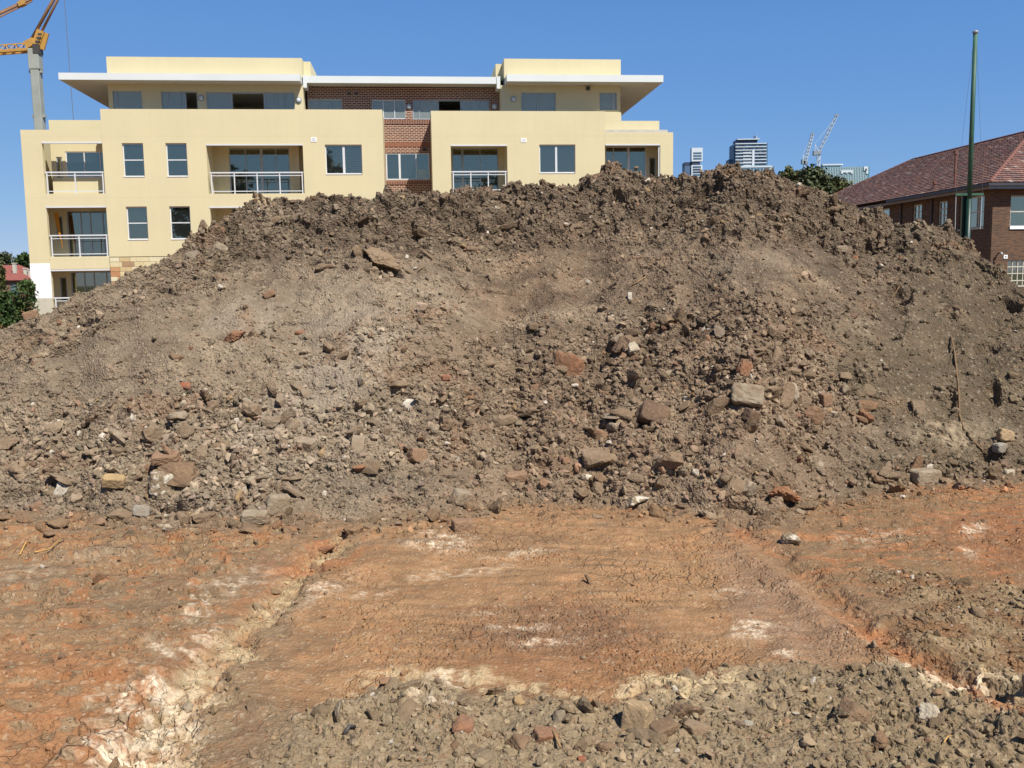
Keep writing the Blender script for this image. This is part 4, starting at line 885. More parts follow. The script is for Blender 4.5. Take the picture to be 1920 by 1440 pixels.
def window(parent, u0, u1, z0, z1, v, mull=(), trans=(), mat='alu', fw=0.05, thick=None, skip=(), name='window', side=False, glass='glass'):
    """frame with one pane object per light; mull = upright bars, trans = cross bars"""
    sw = (lambda x0, x1, y0, y1, a, b: (y0, y1, x0, x1, a, b)) if side else (lambda *q: q)
    fr = MB(); thick = thick or {}
    fr.box(*sw(u0, u0 + fw, v, v + 0.07, z0, z1)); fr.box(*sw(u1 - fw, u1, v, v + 0.07, z0, z1))
    fr.box(*sw(u0 + fw, u1 - fw, v, v + 0.07, z0, z0 + fw)); fr.box(*sw(u0 + fw, u1 - fw, v, v + 0.07, z1 - fw, z1))
    xs = [u0 + fw]; xe = []
    for m in mull:
        w = thick.get(m, 0.04); fr.box(*sw(m - w / 2, m + w / 2, v - 0.004, v + 0.066, z0 + fw, z1 - fw)); xe.append(m - w / 2); xs.append(m + w / 2)
    xe.append(u1 - fw)
    zs = [z0 + fw]; ze = []
    for t in trans:
        for a, b in zip(xs, xe): fr.box(*sw(a, b, v + 0.003, v + 0.063, t - 0.025, t + 0.025))
        ze.append(t - 0.025); zs.append(t + 0.025)
    ze.append(z1 - fw)
    f = fr.build(name, mat, parent)
    q = 0
    for a, b in zip(xs, xe):
        for c, d in zip(zs, ze):
            if q not in skip: MB().box(*sw(a - 0.004, b + 0.004, v + 0.03, v + 0.036, c - 0.004, d + 0.004)).build('pane', glass, f)
            q += 1
    return f
def room(parent, u0, u1, v0, v1, z0, z1, mat='room', front=False):
    """dim interior: five inward walls"""
    t = 0.06; mb = MB()
    mb.box(u0 - t, u0, v0, v1, z0, z1); mb.box(u1, u1 + t, v0, v1, z0, z1); mb.box(u0 - t, u1 + t, v1, v1 + t, z0 - t, z1 + t)
    mb.box(u0 - t, u1 + t, v0, v1, z0 - t, z0); mb.box(u0 - t, u1 + t, v0, v1, z1, z1 + t)
    return mb.build('room', mat, parent)
def railing(parent, u0, u1, v, zf, posts, glass=True):
    mb = MB()
    mb.box(u0, u1, v - 0.04, v + 0.04, zf + 0.97, zf + 1.03); mb.box(u0 + 0.05, u1 - 0.03, v - 0.015, v + 0.015, zf + 0.84, zf + 0.875); mb.box(u0 + 0.05, u1 - 0.03, v - 0.015, v + 0.015, zf + 0.10, zf + 0.14)
    r_ = mb.build('railing', 'alu', parent)
    for k in range(posts):
        x = u0 + 0.08 + (u1 - u0 - 0.14) * k / (posts - 1)
        MB().box(x - 0.025, x + 0.025, v - 0.028, v + 0.028, zf + 0.002, zf + 0.968).build('post', 'alu', r_)
        MB().box(x - 0.05, x + 0.05, v - 0.05, v + 0.05, zf, zf + 0.012).build('post_foot', 'alu', r_)
    return r_
R_ = 'render'
B1, B2, B3 = (-1.08, 1.65, 6.0, 8.4), (-1.08, 1.65, 3.05, 5.42), (-1.08, 1.65, 0.1, 2.45)
panel('wall', R_, apt, -2.0, 1.645, 0, 8.95, 0, 0.22, (B1[:1] + (1.645,) + B1[2:], B2[:1] + (1.645,) + B2[2:], B3[:1] + (1.645,) + B3[2:]))
wins = [(2.54, 3.51, 6.78, 8.34), (4.54, 5.51, 6.78, 8.34), (2.55, 3.51, 3.82, 5.38), (4.55, 5.51, 3.82, 5.38)]
bigA, bigB, winC = (6.42, 10.95, 5.95, 8.29), (6.45, 10.95, 3.0, 5.35), (12.0, 13.76, 6.86, 8.26)
panel('wall', R_, apt, 1.65, 14.8, 3.02, 9.91, 0, 0.22, wins + [bigA, bigB, winC])
rbal, rwin = (18.07, 20.85, 5.95, 8.25), (22.45, 24.25, 6.87, 8.25)
panel('wall', R_, apt, 17.15, 25.745, 0, 9.86, 0, 0.22, [rbal, rwin])
panel('wall', R_, apt, 25.75, 29.22, 0, 8.84, 0, 0.22, [(25.75, 28.56, 5.95, 8.27)])
# end walls and blocks of the lower storeys
side_hole = [(0.55, 1.35, 6.5, 8.2), (0.55, 1.35, 3.4, 5.2), (0.55, 1.35, 0.4, 2.3)]
def side_panel(u0, u1, z0, z1, v0, v1, holes=()):
    o = panel('wall', R_, apt, v0, v1, z0, z1, -u1, -u0, holes); o.rotation_euler = (0, 0, math.pi / 2); return o
side_panel(-2.0, -1.8, 0, 8.945, 0.223, 12, side_hole)
side_panel(29.02, 29.215, 0, 8.835, 0.223, 12)
side_panel(14.6, 14.797, 0, 9.905, 0.223, 2.7); side_panel(17.153, 17.35, 0, 9.855, 0.223, 2.7)
side_panel(1.653, 1.85, 0, 9.905, 0.223, 2.0)
bx('terrace_slab', 'slab', apt, 1.9, 14.59, 0.23, 2.69, 8.8, 9.0); bx('terrace_slab', 'slab', apt, 17.36, 29.0, 0.23, 1.88, 8.8, 9.0)
# sandstone base, stone by stone where it shows
bx('base_wall', flat_mat('sandstone_mortar', srgb(196, 178, 140), 0.9), apt, 1.66, 14.8, 0.03, 0.2, 0, 3.01)
sr = random.Random(4); SANDM = [flat_mat('sandstone_%d' % k, c, 0.9, var=0.1, scale=6, bump=0.3) for k, c in enumerate((srgb(228, 214, 168), srgb(222, 206, 156), srgb(214, 190, 140), srgb(180, 146, 112), srgb(206, 158, 110), srgb(196, 142, 98), srgb(232, 222, 184)))]
z = 2.985; row = 0
while z > 1.35:
    h = 0.215 + (0.03 if row % 2 else 0); x = 1.66
    while x < 4.9:
        w = sr.choice((0.32, 0.44, 0.56, 0.5)); w = min(w, 4.95 - x)
        if w > 0.1:
            k = sr.choice((0, 1, 6, 2)) if row < 1 else sr.choice((0, 1, 6, 2, 3, 4, 5)); k = {(1, 1): 3, (2, 0): 4, (3, 0): 5}.get((row, int((x - 1.66) / 0.4)), k)
            bx('stone_block', SANDM[k], apt, x + 0.005, x + w - 0.005, -0.012 + sr.uniform(-0.006, 0.006), 0.028, z - h + 0.006, z - 0.004, 0.006)
        x += w
    z -= h; row += 1
bx('painted_panel', 'whitepaint', apt, -2.004, -1.083, -0.004, 0.0, 1.1, 2.75)
bx('cement_panel', 'cement', apt, -2.004, -1.083, -0.0035, 0.0, 0.0, 1.097)
# left balconies
for zf, zt, op in ((6.0, 8.4, True), (3.05, 5.42, False), (0.1, 2.45, False)):
    bx('balcony_floor', 'slab', apt, -1.79, 1.64, 0.225, 1.6, zf - 0.16, zf - 0.001)
    if op: panel('balcony_wall', R_, apt, -1.10, 1.645, zf, 9.58, 1.1, 1.25, [(-0.44, 1.34, 6.88, 8.10), (-0.88, -0.60, 6.85, 7.85)])
    else:
        panel('balcony_wall', R_, apt, -1.79, 1.645, zf, zt + 0.4, 1.6, 1.75, [(-0.75, 1.4, zf + 0.02, zt - 0.1), (-1.28, -0.95, zf + 0.85, zt - 0.35)])
    if op:
        w_ = window(apt, -0.44, 1.34, 6.88, 8.10, 1.13, (0.42, 1.16), (), 'alu'); window(apt, -0.88, -0.60, 6.85, 7.85, 1.13, (), (), 'grey_alu')
        room(apt, -1.05, 1.6, 1.26, 5, 6.0, 8.6)
    else:
        window(apt, -0.75, 1.4, zf + 0.02, zt - 0.1, 1.64, (-0.1, 0.35, 0.95), (), 'grey_alu'); window(apt, -1.28, -0.95, zf + 0.85, zt - 0.35, 1.64, (), (), 'grey_alu')
        room(apt, -1.75, 1.6, 1.76, 5, zf, zt + 0.2)
    bx('lintel_trim', 'alu', apt, -1.08, 1.64, -0.02, 0.16, zt - 0.075, zt - 0.004)
    railing(apt, -1.05, 1.62, 0.08, zf, 3 if not op else 3)
bx('ledge', R_, apt, -1.08, 1.645, -0.02, 0.0, 2.46, 3.04)
o = MB(); o.v = [(-1.02, 0.75, 5.15), (-0.82, 0.72, 5.18), (-0.76, 0.70, 4.05), (-0.72, 0.72, 3.45), (-0.80, 0.74, 3.9), (-0.98, 0.76, 4.6)]; o.v += [(x, y + 0.05, zz) for x, y, zz in o.v]  # added stand-in for the orange crane visible through the side opening
o.f = [(0, 1, 2, 3, 4, 5), (11, 10, 9, 8, 7, 6)] + [(k, (k + 1) % 6, 6 + (k + 1) % 6, 6 + k) for k in range(6)]
o = o.build('crane_stand_in', 'crane_stand_in'); o.matrix_world = Matrix.Translation((-20.8, 44.9, 0)) @ Matrix.Rotation(YAW, 4, 'Z')
tag(o, 'orange yellow stand-in sheet for the crane seen through the second-floor corner balcony', 'sheet')
# small sash windows
for k, (a, b, c, d) in enumerate(wins):
    window(apt, a, b, c, d, 0.09, (), ((c + d) / 2,), 'alu', 0.05); room(apt, a - 0.3, b + 0.3, 0.23, 3, c - 0.6, d + 0.2)
    bx('sill', 'alu', apt, a, b, -0.02, 0.088, c - 0.03, c - 0.001)
# big balcony
for zf, zt in ((5.95, 8.29), (3.0, 5.35)):
    bx('balcony_floor', 'slab', apt, 6.3, 11.1, 0.225, 1.6, zf - 0.16, zf - 0.001); bx('balcony_ceiling', R_, apt, 6.3, 11.1, 0.225, 1.6, zt + 0.12, zt + 0.25)
    bx('balcony_wall', R_, apt, 6.25, 6.42, 0.225, 1.6, zf, zt + 0.118)
    panel('balcony_wall', R_, apt, 0.225, 1.6, zf, zt + 0.118, -11.1, -10.95).rotation_euler = (0, 0, math.pi / 2)
    panel('balcony_wall', R_, apt, 6.25, 11.1, zf, zt + 0.25, 1.6, 1.75, [(7.15, 10.1, zf + 0.02, zt + 0.05)])
    window(apt, 7.15, 10.1, zf + 0.02, zt + 0.05, 1.64, (7.95, 8.72, 9.42), (), 'grey_alu', 0.05, {8.72: 0.13})
    room(apt, 6.8, 10.6, 1.76, 6, zf, zt + 0.2)
    bx('lintel_trim', 'alu', apt, 6.42, 10.95, -0.02, 0.16, zt - 0.07, zt - 0.004)
    railing(apt, 6.5, 10.92, 0.08, zf, 5)
bx('pillar', R_, apt, 10.38, 10.62, 1.2, 1.45, 5.95, 8.4)
window(apt, *winC, 0.09, (12.88,), (), 'alu', 0.05, {12.88: 0.11}); room(apt, 11.7, 14.0, 0.23, 3.5, 6.2, 8.6); bx('sill', 'alu', apt, 12.0, 13.76, -0.02, 0.088, 6.83, 6.859)
window(apt, *rwin, 0.09, (23.3,), (), 'alu', 0.05, {23.3: 0.10}); room(apt, 22.1, 24.5, 0.23, 3.5, 6.2, 8.6); bx('sill', 'alu', apt, 22.45, 24.25, -0.02, 0.088, 6.84, 6.869)
# right balcony
bx('balcony_floor', 'slab', apt, 17.9, 21.0, 0.225, 1.6, 5.79, 5.949); bx('balcony_ceiling', R_, apt, 17.9, 21.0, 0.225, 1.6, 8.37, 8.5)
bx('balcony_wall', R_, apt, 17.9, 18.07, 0.225, 1.6, 5.95, 8.368); bx('balcony_wall', R_, apt, 20.85, 21.0, 0.225, 1.6, 5.95, 8.368)
panel('balcony_wall', R_, apt, 17.9, 21.0, 5.95, 8.5, 1.6, 1.75, [(18.2, 20.55, 5.97, 8.3)])
window(apt, 18.2, 20.55, 5.97, 8.3, 1.64, (18.72, 19.62), (), 'grey_alu', 0.05, {18.72: 0.1}); room(apt, 18.0, 20.9, 1.76, 6, 5.95, 8.5)
bx('lintel_trim', 'alu', apt, 18.07, 20.85, -0.02, 0.16, 8.18, 8.246); railing(apt, 18.09, 20.82, 0.08, 5.95, 4)
# right corner balcony, open to the sky
bx('balcony_floor', 'slab', apt, 25.76, 29.0, 0.225, 1.6, 5.79, 5.949)
panel('balcony_wall', R_, apt, 25.4, 28.80, 5.95, 9.58, 1.1, 1.25, [(26.0, 28.12, 6.0, 8.30), (28.28, 28.62, 6.6, 7.75)])
bx('balcony_wall', R_, apt, 25.75, 26.82, 1.105, 1.88, 9.583, 9.99)
window(apt, 26.0, 28.12, 6.0, 8.30, 1.13, (26.42, 27.2), (), 'alu', 0.05, {27.2: 0.12}); window(apt, 28.28, 28.62, 6.6, 7.75, 1.13, (), (), 'grey_alu'); room(apt, 25.9, 28.75, 1.26, 5, 5.95, 8.5)
bx('lintel_trim', 'alu', apt, 25.76, 28.55, -0.02, 0.16, 8.20, 8.266); bx('corner_post', 'alu', apt, 28.48, 28.55, 0.05, 0.12, 5.95, 8.19)
# wall vents
for u, zz in ((11.35, 8.39), (21.54, 8.35)):
    v_o = bx('air_vent', 'whitepaint', apt, u, u + 0.27, -0.02, 0.0, zz, zz + 0.2)
    for k in range(3): bx('slot', 'lampring', v_o, u + 0.04, u + 0.23, -0.023, -0.0202, zz + 0.045 + k * 0.05, zz + 0.062 + k * 0.05)
# brick middle, one plane from the recess to the top storey
cw = [(11.0, 12.7, 9.92, 10.9), (14.21, 15.91, 9.92, 10.88), (16.27, 20.22, 9.9, 10.88), (14.83, 17.07, 6.85, 8.21)]
panel('brick_wall', 'brick', apt, 10.96, 20.8, 0, 11.5, 2.7, 2.9, cw)
window(apt, *cw[0], 2.73, (11.55, 12.12), (), 'grey_alu', glass='filmglass'); window(apt, *cw[1], 2.73, (14.78, 15.35), (), 'alu', 0.04, glass='filmglass'); window(apt, *cw[2], 2.73, (16.6, 17.2, 17.6, 18.75, 19.25, 19.75), (), 'grey_alu', 0.05, {}, (3,), glass='filmglass')
lw = window(apt, *cw[3], 2.73, (15.53, 16.38), (), 'alu', 0.06, {15.53: 0.1})
bx('paper_notice', 'sheet', lw, 16.46, 16.92, 2.745, 2.755, 6.93, 7.38)
room(apt, 11.0, 20.7, 2.91, 7.5, 9.1, 11.3); room(apt, 14.7, 17.2, 2.91, 6.5, 6.0, 8.6)
bx('brown_band', 'brickband', apt, 14.8, 17.15, 2.69, 2.699, 8.53, 8.75)
SOLD = brick_mat('soldier_brick', srgb(122, 66, 48), srgb(98, 52, 42), srgb(200, 170, 142), 0.086, 0.4)
bx('brick_sill', SOLD, apt, 14.8, 17.15, 2.67, 2.698, 9.66, 9.88); bx('brick_sill', SOLD, apt, 14.8, 17.15, 2.67, 2.698, 6.62, 6.845)
for u in (12.98, 13.36): bx('brick_vent', 'black', apt, u, u + 0.17, 2.69, 2.699, 11.13, 11.24)
bx('brick_vent', 'black', apt, 16.75, 16.93, 2.6, 2.699, 8.32, 8.44)
# penthouses
pA = [(1.68, 3.07, 9.05, 11.11), (3.98, 5.73, 9.05, 11.1), (6.14, 10.43, 9.05, 11.08)]
panel('penthouse_wall', R_, apt, 1.49, 10.87, 9.0, 11.43, 1.9, 2.1, pA)
side_panel(1.49, 1.69, 9.0, 11.43, 2.102, 10); side_panel(10.68, 10.869, 9.0, 11.43, 2.102, 2.7)
window(apt, *pA[0], 1.95, (1.9,), (), 'grey_alu', glass='filmglass'); window(apt, *pA[1], 1.95, (4.3, 4.9, 5.15), (), 'grey_alu', 0.05, {}, (3,), glass='filmglass'); window(apt, *pA[2], 1.95, (7.35, 8.95, 9.55, 9.95), (), 'grey_alu', 0.06, {7.35: 0.1, 8.95: 0.08}, (1,), glass='filmglass')
room(apt, 1.75, 10.6, 2.11, 7.5, 9.01, 11.35)
pB = [(21.8, 23.59, 9.05, 11.13), (25.86, 26.78, 10.26, 11.14)]
panel('penthouse_wall', R_, apt, 20.76, 26.95, 9.0, 11.47, 1.9, 2.1, pB)
side_panel(26.75, 26.948, 9.0, 11.47, 2.102, 10); side_panel(20.762, 20.96, 9.0, 11.47, 2.102, 2.7)
window(apt, *pB[0], 1.95, (22.66,), (), 'grey_alu', glass='filmglass'); window(apt, *pB[1], 1.95, (26.6,), (), 'grey_alu', 0.04, {26.6: 0.1}, glass='filmglass'); room(apt, 21.0, 26.7, 2.11, 7.5, 9.01, 11.4)
def roof(u0, u1, v0, v1, z0, z1):
    r_ = bx('roof', 'white', apt, u0, u1, v0, v1, z0, z1); bx('soffit', 'soffit', r_, u0 + 0.02, u1 - 0.02, v0 + 0.02, v1 - 0.02, z0 - 0.012, z0 - 0.001); return r_
rL = roof(-0.47, 10.83, 1.0, 11.5, 11.445, 11.765); rR = roof(20.99, 28.98, 1.0, 11.5, 11.485, 11.825); rC = roof(10.9, 20.72, 1.9, 11.5, 11.54, 11.88)
bx('downturn', 'white', rC, 10.88, 11.06, 1.86, 2.69, 11.3, 11.9); bx('downturn', 'white', rC, 20.56, 20.74, 1.86, 2.69, 11.3, 11.9)
bx('roof_parapet', R_, apt, 1.5, 10.86, 1.9, 4.4, 11.77, 12.73); bx('roof_parapet', R_, apt, 10.862, 11.2, 2.6, 10.5, 11.89, 12.72)
bx('roof_parapet', R_, apt, 20.95, 26.98, 1.9, 4.4, 11.83, 12.785); bx('roof_parapet', R_, apt, 20.6, 20.948, 2.8, 10.5, 11.89, 12.72)
bx('wall_speaker', 'black', apt, 25.17, 25.34, 1.7, 1.899, 11.24, 11.39)
for u, zz, v in ((5.9, 10.78, 1.9), (10.63, 10.69, 1.9), (16.09, 10.54, 2.7), (20.5, 10.55, 2.7), (21.41, 10.78, 1.9)):
    w_ = MB().tube([(u, v - 0.001, zz), (u, v - 0.05, zz)], 0.15, 16).build('wall_light', 'lampring', apt)
    MB().tube([(u, v - 0.051, zz), (u, v - 0.085, zz), (u, v - 0.10, zz)], [0.115, 0.10, 0.05], 16).build('diffuser', 'lamp', w_, True)
bx('building_core', 'slab', apt, -1.5, 28.5, 8.0, 14.0, 0, 8.4)

# ------------------------------------------------------------------ brick house on the right
hse = tag(empty('brick_house', (23.5, 46.0, 0), YAW), 'old two-storey dark brick house with red tiled hip roof at the right', 'house')
EZ, W_, L_ = 5.72, 12.0, 24.5
fw_ = [(0.92, 2.5, 3.8, 5.33), (0.9, 2.6, 0.9, 2.22)]
panel('wall', 'oldbrick', hse, 0, W_, 0, EZ, 0, 0.25, fw_)
sidew = [(0.7, 2.83, 3.84, 5.42), (3.95, 4.82, 3.9, 5.42), (6.45, 7.42, 3.9, 5.45), (10.03, 11.9, 4.2, 5.5)]
def yz_panel(name, mat, parent, v0, v1, z0, z1, u0, u1, holes):
    """wall along local y"""
    o = panel(name, mat, parent, v0, v1, z0, z1, u0, u1, holes); me = o.data
    for v in me.vertices: v.co = (v.co.y, v.co.x, v.co.z)
    me.flip_normals(); return o
yz_panel('side_wall', 'oldbrick_side', hse, 0.252, L_, 0, EZ, 0, 0.25, sidew)
bx('wall', 'oldbrick', hse, 0.26, W_, L_ - 0.25, L_, 0, EZ)
for k, (a, b, c, d) in enumerate(sidew):
    mid = (a + b) / 2
    if k == 0: window(hse, a, b, c, d, 0.08, (a + 0.55, a + 0.68 + 0.02, a + 1.45), ((c + d) / 2,), 'cream', 0.07, {a + 0.55: 0.06}, (), 'window', True)
    elif k == 3: window(hse, a, b, c, d, 0.08, (mid,), (), 'cream', 0.07, {}, (), 'window', True)
    else: window(hse, a, b, c, d, 0.08, (mid,), ((c + d) / 2, d - 0.4), 'cream', 0.07, {}, (), 'window', True)
    bx('sill', 'cream', hse, -0.05, 0.079, a - 0.05, b + 0.05, c - 0.07, c - 0.002)
MB().box(0.5, 3, 0.4, 13, 3.5, 3.55).box(0.5, 3, 0.4, 13, 5.6, 5.65).box(3, 3.05, 0.4, 13, 3.55, 5.6).build('room', 'room', hse)
fwin = window(hse, *fw_[0], 0.08, (), (4.55,), 'cream', 0.07)
bx('blind', 'blind', fwin, 1.0, 2.42, 0.125, 0.14, 4.12, 4.52); bx('sill', 'whitepaint', hse, 0.9, 2.55, -0.06, 0.078, 3.7, 3.86)
window(hse, *fw_[1], 0.08, (1.2, 1.48, 1.76, 2.04, 2.32), (1.2, 1.55, 1.88), 'cream', 0.06)
room(hse, 0.6, 3.5, 0.26, 3.2, 3.5, 5.6); room(hse, 0.6, 3.5, 0.26, 3.2, 0.5, 2.6)
sp_ = bx('wall_plate', 'whitepaint', hse, 0.66, 0.86, -0.03, -0.001, 2.28, 2.46)
MB().tube([(0.76, -0.034, 2.37), (0.76, -0.031, 2.37)], 0.05, 12).build('emblem', 'cranegrey', sp_)
MB().tube([(0.22, -0.02, 2.25), (0.24, -0.1, 2.45), (0.28, -0.2, 2.56), (0.34, -0.3, 2.55)], 0.03, 8).build('wall_lamp_arm', 'black', hse, True)
MB().tube([(0.34, -0.3, 2.57), (0.36, -0.33, 2.50)], [0.03, 0.07], 10).build('wall_lamp_head', 'lamp', hse)
for v in (5.35, 8.6): MB().tube([(-0.06, v, 0), (-0.06, v, 5.6)], 0.05, 8).build('downpipe', 'gutter', hse)
# eaves
OV = 0.5; RZ = 9.3; EZ2 = 5.86
MB().box(-OV, W_, -OV, 0.0, 5.70, 5.72).box(-OV, -0.0, 0.001, L_ + OV, 5.70, 5.72).build('eave_soffit', 'fasciawood', hse)
MB().box(-OV - 0.02, W_, -OV - 0.02, -OV, 5.60, 5.74).build('fascia', 'palefascia', hse); MB().box(-OV - 0.02, -OV, -OV, L_ + OV, 5.60, 5.74).build('fascia', 'fasciawood', hse)
MB().box(-OV - 0.16, W_, -OV - 0.16, -OV - 0.022, 5.745, 5.87).build('gutter', 'gutter', hse); MB().box(-OV - 0.16, -OV - 0.022, -OV - 0.02, 9.2, 5.745, 5.87).build('gutter', 'gutter', hse)
A_ = Vector((-OV - 0.05, -OV - 0.05, EZ2)); Bf = Vector((W_ + OV, -OV - 0.05, EZ2)); Cb = Vector((-OV - 0.05, L_ + OV, EZ2)); Db = Vector((W_ + OV, L_ + OV, EZ2)); P1 = Vector((6, 6, RZ)); P2 = Vector((6, 18.5, RZ))
MB().quad(A_, P1, P2, Cb).quad(A_, Bf, P1).quad(Bf, Db, P2, P1).quad(Cb, P2, Db).build('roof', 'gutter', hse)
def tile_mat():
    t = NT('roof_tile'); a = t.new('ShaderNodeAttribute', attribute_name='Col'); v = t.coord()
    t.link(t.mul(a.outputs['Color'], t.ramp(t.noise(v, 8, 5, 0.7), 0.3, 0.7, 0.7, 1.3)), t.b.inputs['Base Color']); t.b.inputs['Roughness'].default_value = 0.75; return t.m
TM = tile_mat()
def tiles(poly, e0, e1, name, w=0.24, gauge=0.26):
    """courses of overlapping tiles over a roof plane; e0-e1 is the eave"""
    g = np.random.default_rng(5); ex = (e1 - e0).normalized(); nrm = (poly[1] - poly[0]).cross(poly[2] - poly[0]).normalized()
    if nrm.z < 0: nrm = -nrm
    sy = nrm.cross(ex).normalized()
    if sy.z < 0: sy = -sy
    P2d = [((p - e0).dot(ex), (p - e0).dot(sy)) for p in poly]
    def inside(x, y):
        c = False; n = len(P2d)
        for i in range(n):
            (x1, y1), (x2, y2) = P2d[i], P2d[(i + 1) % n]
            if (y1 > y) != (y2 > y) and x < (x2 - x1) * (y - y1) / (y2 - y1) + x1: c = not c
        return c
    V, F, Cc = [], [], []; ymax = max(p[1] for p in P2d); xmax = max(p[0] for p in P2d); xmin = min(p[0] for p in P2d)
    pal = [lin(150, 110, 97), lin(142, 105, 95), lin(132, 102, 95), lin(154, 114, 98), lin(128, 108, 102), lin(180, 158, 146)]
    y = 0.0; r_ = 0
    while y < ymax:
        x = xmin + (w / 2 if r_ % 2 else 0)
        while x < xmax:
            if inside(x + w / 2, y + gauge * 0.5):
                lift = 0.02 + g.uniform(0, 0.012); t0 = 0.075
                i = len(V)
                for (a, b, n) in ((0.012, -0.02, t0), (w - 0.012, -0.02, t0), (w - 0.012, gauge + 0.02, 0.02), (0.012, gauge + 0.02, 0.02), (0.012, -0.02, 0.03), (w - 0.012, -0.02, 0.03)):
                    V.append(e0 + ex * (x + a) + sy * (y + b) + nrm * (n + lift))
                # raised middle roll
                F += [(i, i + 1, i + 2, i + 3), (i + 4, i + 5, i + 1, i), (i + 4, i, i + 3, i + 3), (i + 1, i + 5, i + 2, i + 2)]
                c = pal[int(g.choice(6, p=(.25, .25, .19, .15, .12, .04)))] * g.uniform(0.8, 1.2)
                Cc += [c] * 6
            x += w
        y += gauge; r_ += 1
    me = bpy.data.meshes.new(name); me.from_pydata([tuple(v) for v in V], [], [tuple(dict.fromkeys(f)) for f in F])
    a = me.color_attributes.new('Col', 'FLOAT_COLOR', 'POINT'); a.data.foreach_set('color', np.concatenate([np.array(Cc), np.ones((len(Cc), 1))], 1).astype(np.float32).ravel())
    o = add_obj(name, me, TM, hse); tag(o, kind='stuff'); return o
tiles([A_, P1, P2, Cb], A_, Cb, 'roof_tiles'); tiles([A_, Bf, P1], A_, Bf, 'roof_tiles')
capM = flat_mat('ridge_cap', srgb(128, 84, 70), 0.8, var=0.25, scale=4)
cap = MB(); ns = 7
for e in (0, 1):
    for k in range(ns):
        t = math.pi * k / (ns - 1); cap.v.append((0.02 + 0.40 * e, cos(t) * (0.12 - 0.015 * e), sin(t) * (0.10 - 0.012 * e)))
for k in range(ns - 1): cap.f.append((k, k + 1, ns + k + 1, ns + k))
cap.f.append(tuple(range(ns)))
capo = None
def caps(a, b):
    global capo
    d = b - a; n = int(d.length / 0.40); q = d.to_track_quat('X', 'Z').to_matrix().to_4x4()
    for k in range(n):
        if capo is None: capo = cap.build('ridge_cap', capM, hse); o = capo
        else: o = bpy.data.objects.new('ridge_cap', capo.data); COL.objects.link(o); o.parent = hse
        o.matrix_local = Matrix.Translation(a + d * (k / n) + Vector((0, 0, 0.035))) @ q
caps(A_, P1); caps(P1, P2); caps(Cb, P2)
def on_roof(x, y):
    """point of the left roof plane at a photo pixel, in house coordinates"""
    Mi = (Matrix.Translation((23.5, 46.0, 0)) @ Matrix.Rotation(YAW, 4, 'Z')).inverted()
    o_ = Mi @ Vector((0, 0, CAMH)); d_ = (Mi.to_3x3() @ Vector(ray(x, y)))
    n_ = (P1 - A_).cross(Cb - A_); t = (A_ - o_).dot(n_) / d_.dot(n_); return o_ + d_ * t
pv = on_roof(1790, 350); MB().tube([pv, pv + Vector((0, 0, 1.65))], 0.06, 8).tube([pv + Vector((0, 0, 1.62)), pv + Vector((0, 0, 1.8))], 0.10, 8).build('vent_pipe', capM, hse)
pv = on_roof(1752, 355); MB().tube([pv, pv + Vector((0, 0, 0.3))], 0.06, 8).tube([pv + Vector((0, 0, 0.28)), pv + Vector((0, 0, 0.42))], 0.10, 8).build('vent_pipe', capM, hse)

# ------------------------------------------------------------------ flagpole
b0 = at(1814.5, 452, 30); t0 = at(1829, 64, 30); bx_, by_ = t0.x, 30
pole = tag(empty('flagpole', (bx_, by_, 0)), 'tall green flagpole with a short crossbar in front of the brick house', 'pole')
MB().tube([(0, 0, 3.9), (0, 0, 6.5), (0, 0, t0.z)], [0.075, 0.072, 0.066], 14).build('upper_pole', 'green', pole, True)
MB().tube([(0, 0, 0), (0, 0, 3.95)], 0.085, 14).build('lower_pole', 'shaded_green', pole, True)
MB().box(-0.16, 0.0, 0.10, 0.2, 0, 4.05).build('support_plate', 'shaded_green', pole)  # lower pole and plate: tabernacle shade put into the darker green
MB().box(-0.44, 0.44, -0.03, 0.03, 4.06, 4.13).build('crossbar', 'green', pole)
for s_ in (-0.42, 0.40): MB().tube([(s_, 0, 4.06), (s_ * 0.98, 0, 3.0)], 0.008, 5).build('halyard', 'cranewhite', pole)
for s_ in (-0.42, 0.42): MB().tube([(s_, 0, 4.12), (s_ * 0.1, 0, t0.z - 0.1)], 0.004, 4).build('guy_wire', 'cable', pole)
MB().tube([(0, 0, t0.z), (0, 0, t0.z + 0.03), (0, 0, t0.z + 0.09), (0, 0, t0.z + 0.12)], [0.06, 0.09, 0.085, 0.03], 12).build('pole_cap', 'cranegrey', pole, True)

# ------------------------------------------------------------------ yellow crane behind the left wing
def lattice(mb, a, b, w, n, r):
    a = Vector(a); b = Vector(b); d = (b - a).normalized(); s1 = d.cross(Vector((0, 1, 0))).normalized() * w / 2; s2 = Vector((0, w / 2, 0))
    cs = (s1 + s2, s1 - s2, -s1 - s2, -s1 + s2)
    for c in cs: mb.bar(a + c, b + c, r)
    for k in range(n):
        p, q = a + (b - a) * k / n, a + (b - a) * (k + 1) / n
        for i in range(4):
            c0, c1 = cs[i], cs[(i + 1) % 4]
            mb.bar(p + c0, q + c1 if k % 2 else p + c1, r * 0.6); mb.bar(p + c0, q + c1, r * 0.6)
    return mb
CY = 62.0; cp = lambda x, y, dy=0: at(x, y, CY) + Vector((0, dy, 0))
mt, mbm = cp(66, 92), cp(76, 250)
crane = tag(empty('mobile_tower_crane', (mbm.x, CY, 0)), 'orange crane with a grey mast standing behind the left end of the apartment block', 'crane')
loc = lambda v: v - Vector((mbm.x, CY, 0))
mt, mbm2 = loc(mt), loc(mbm)
mb = MB()
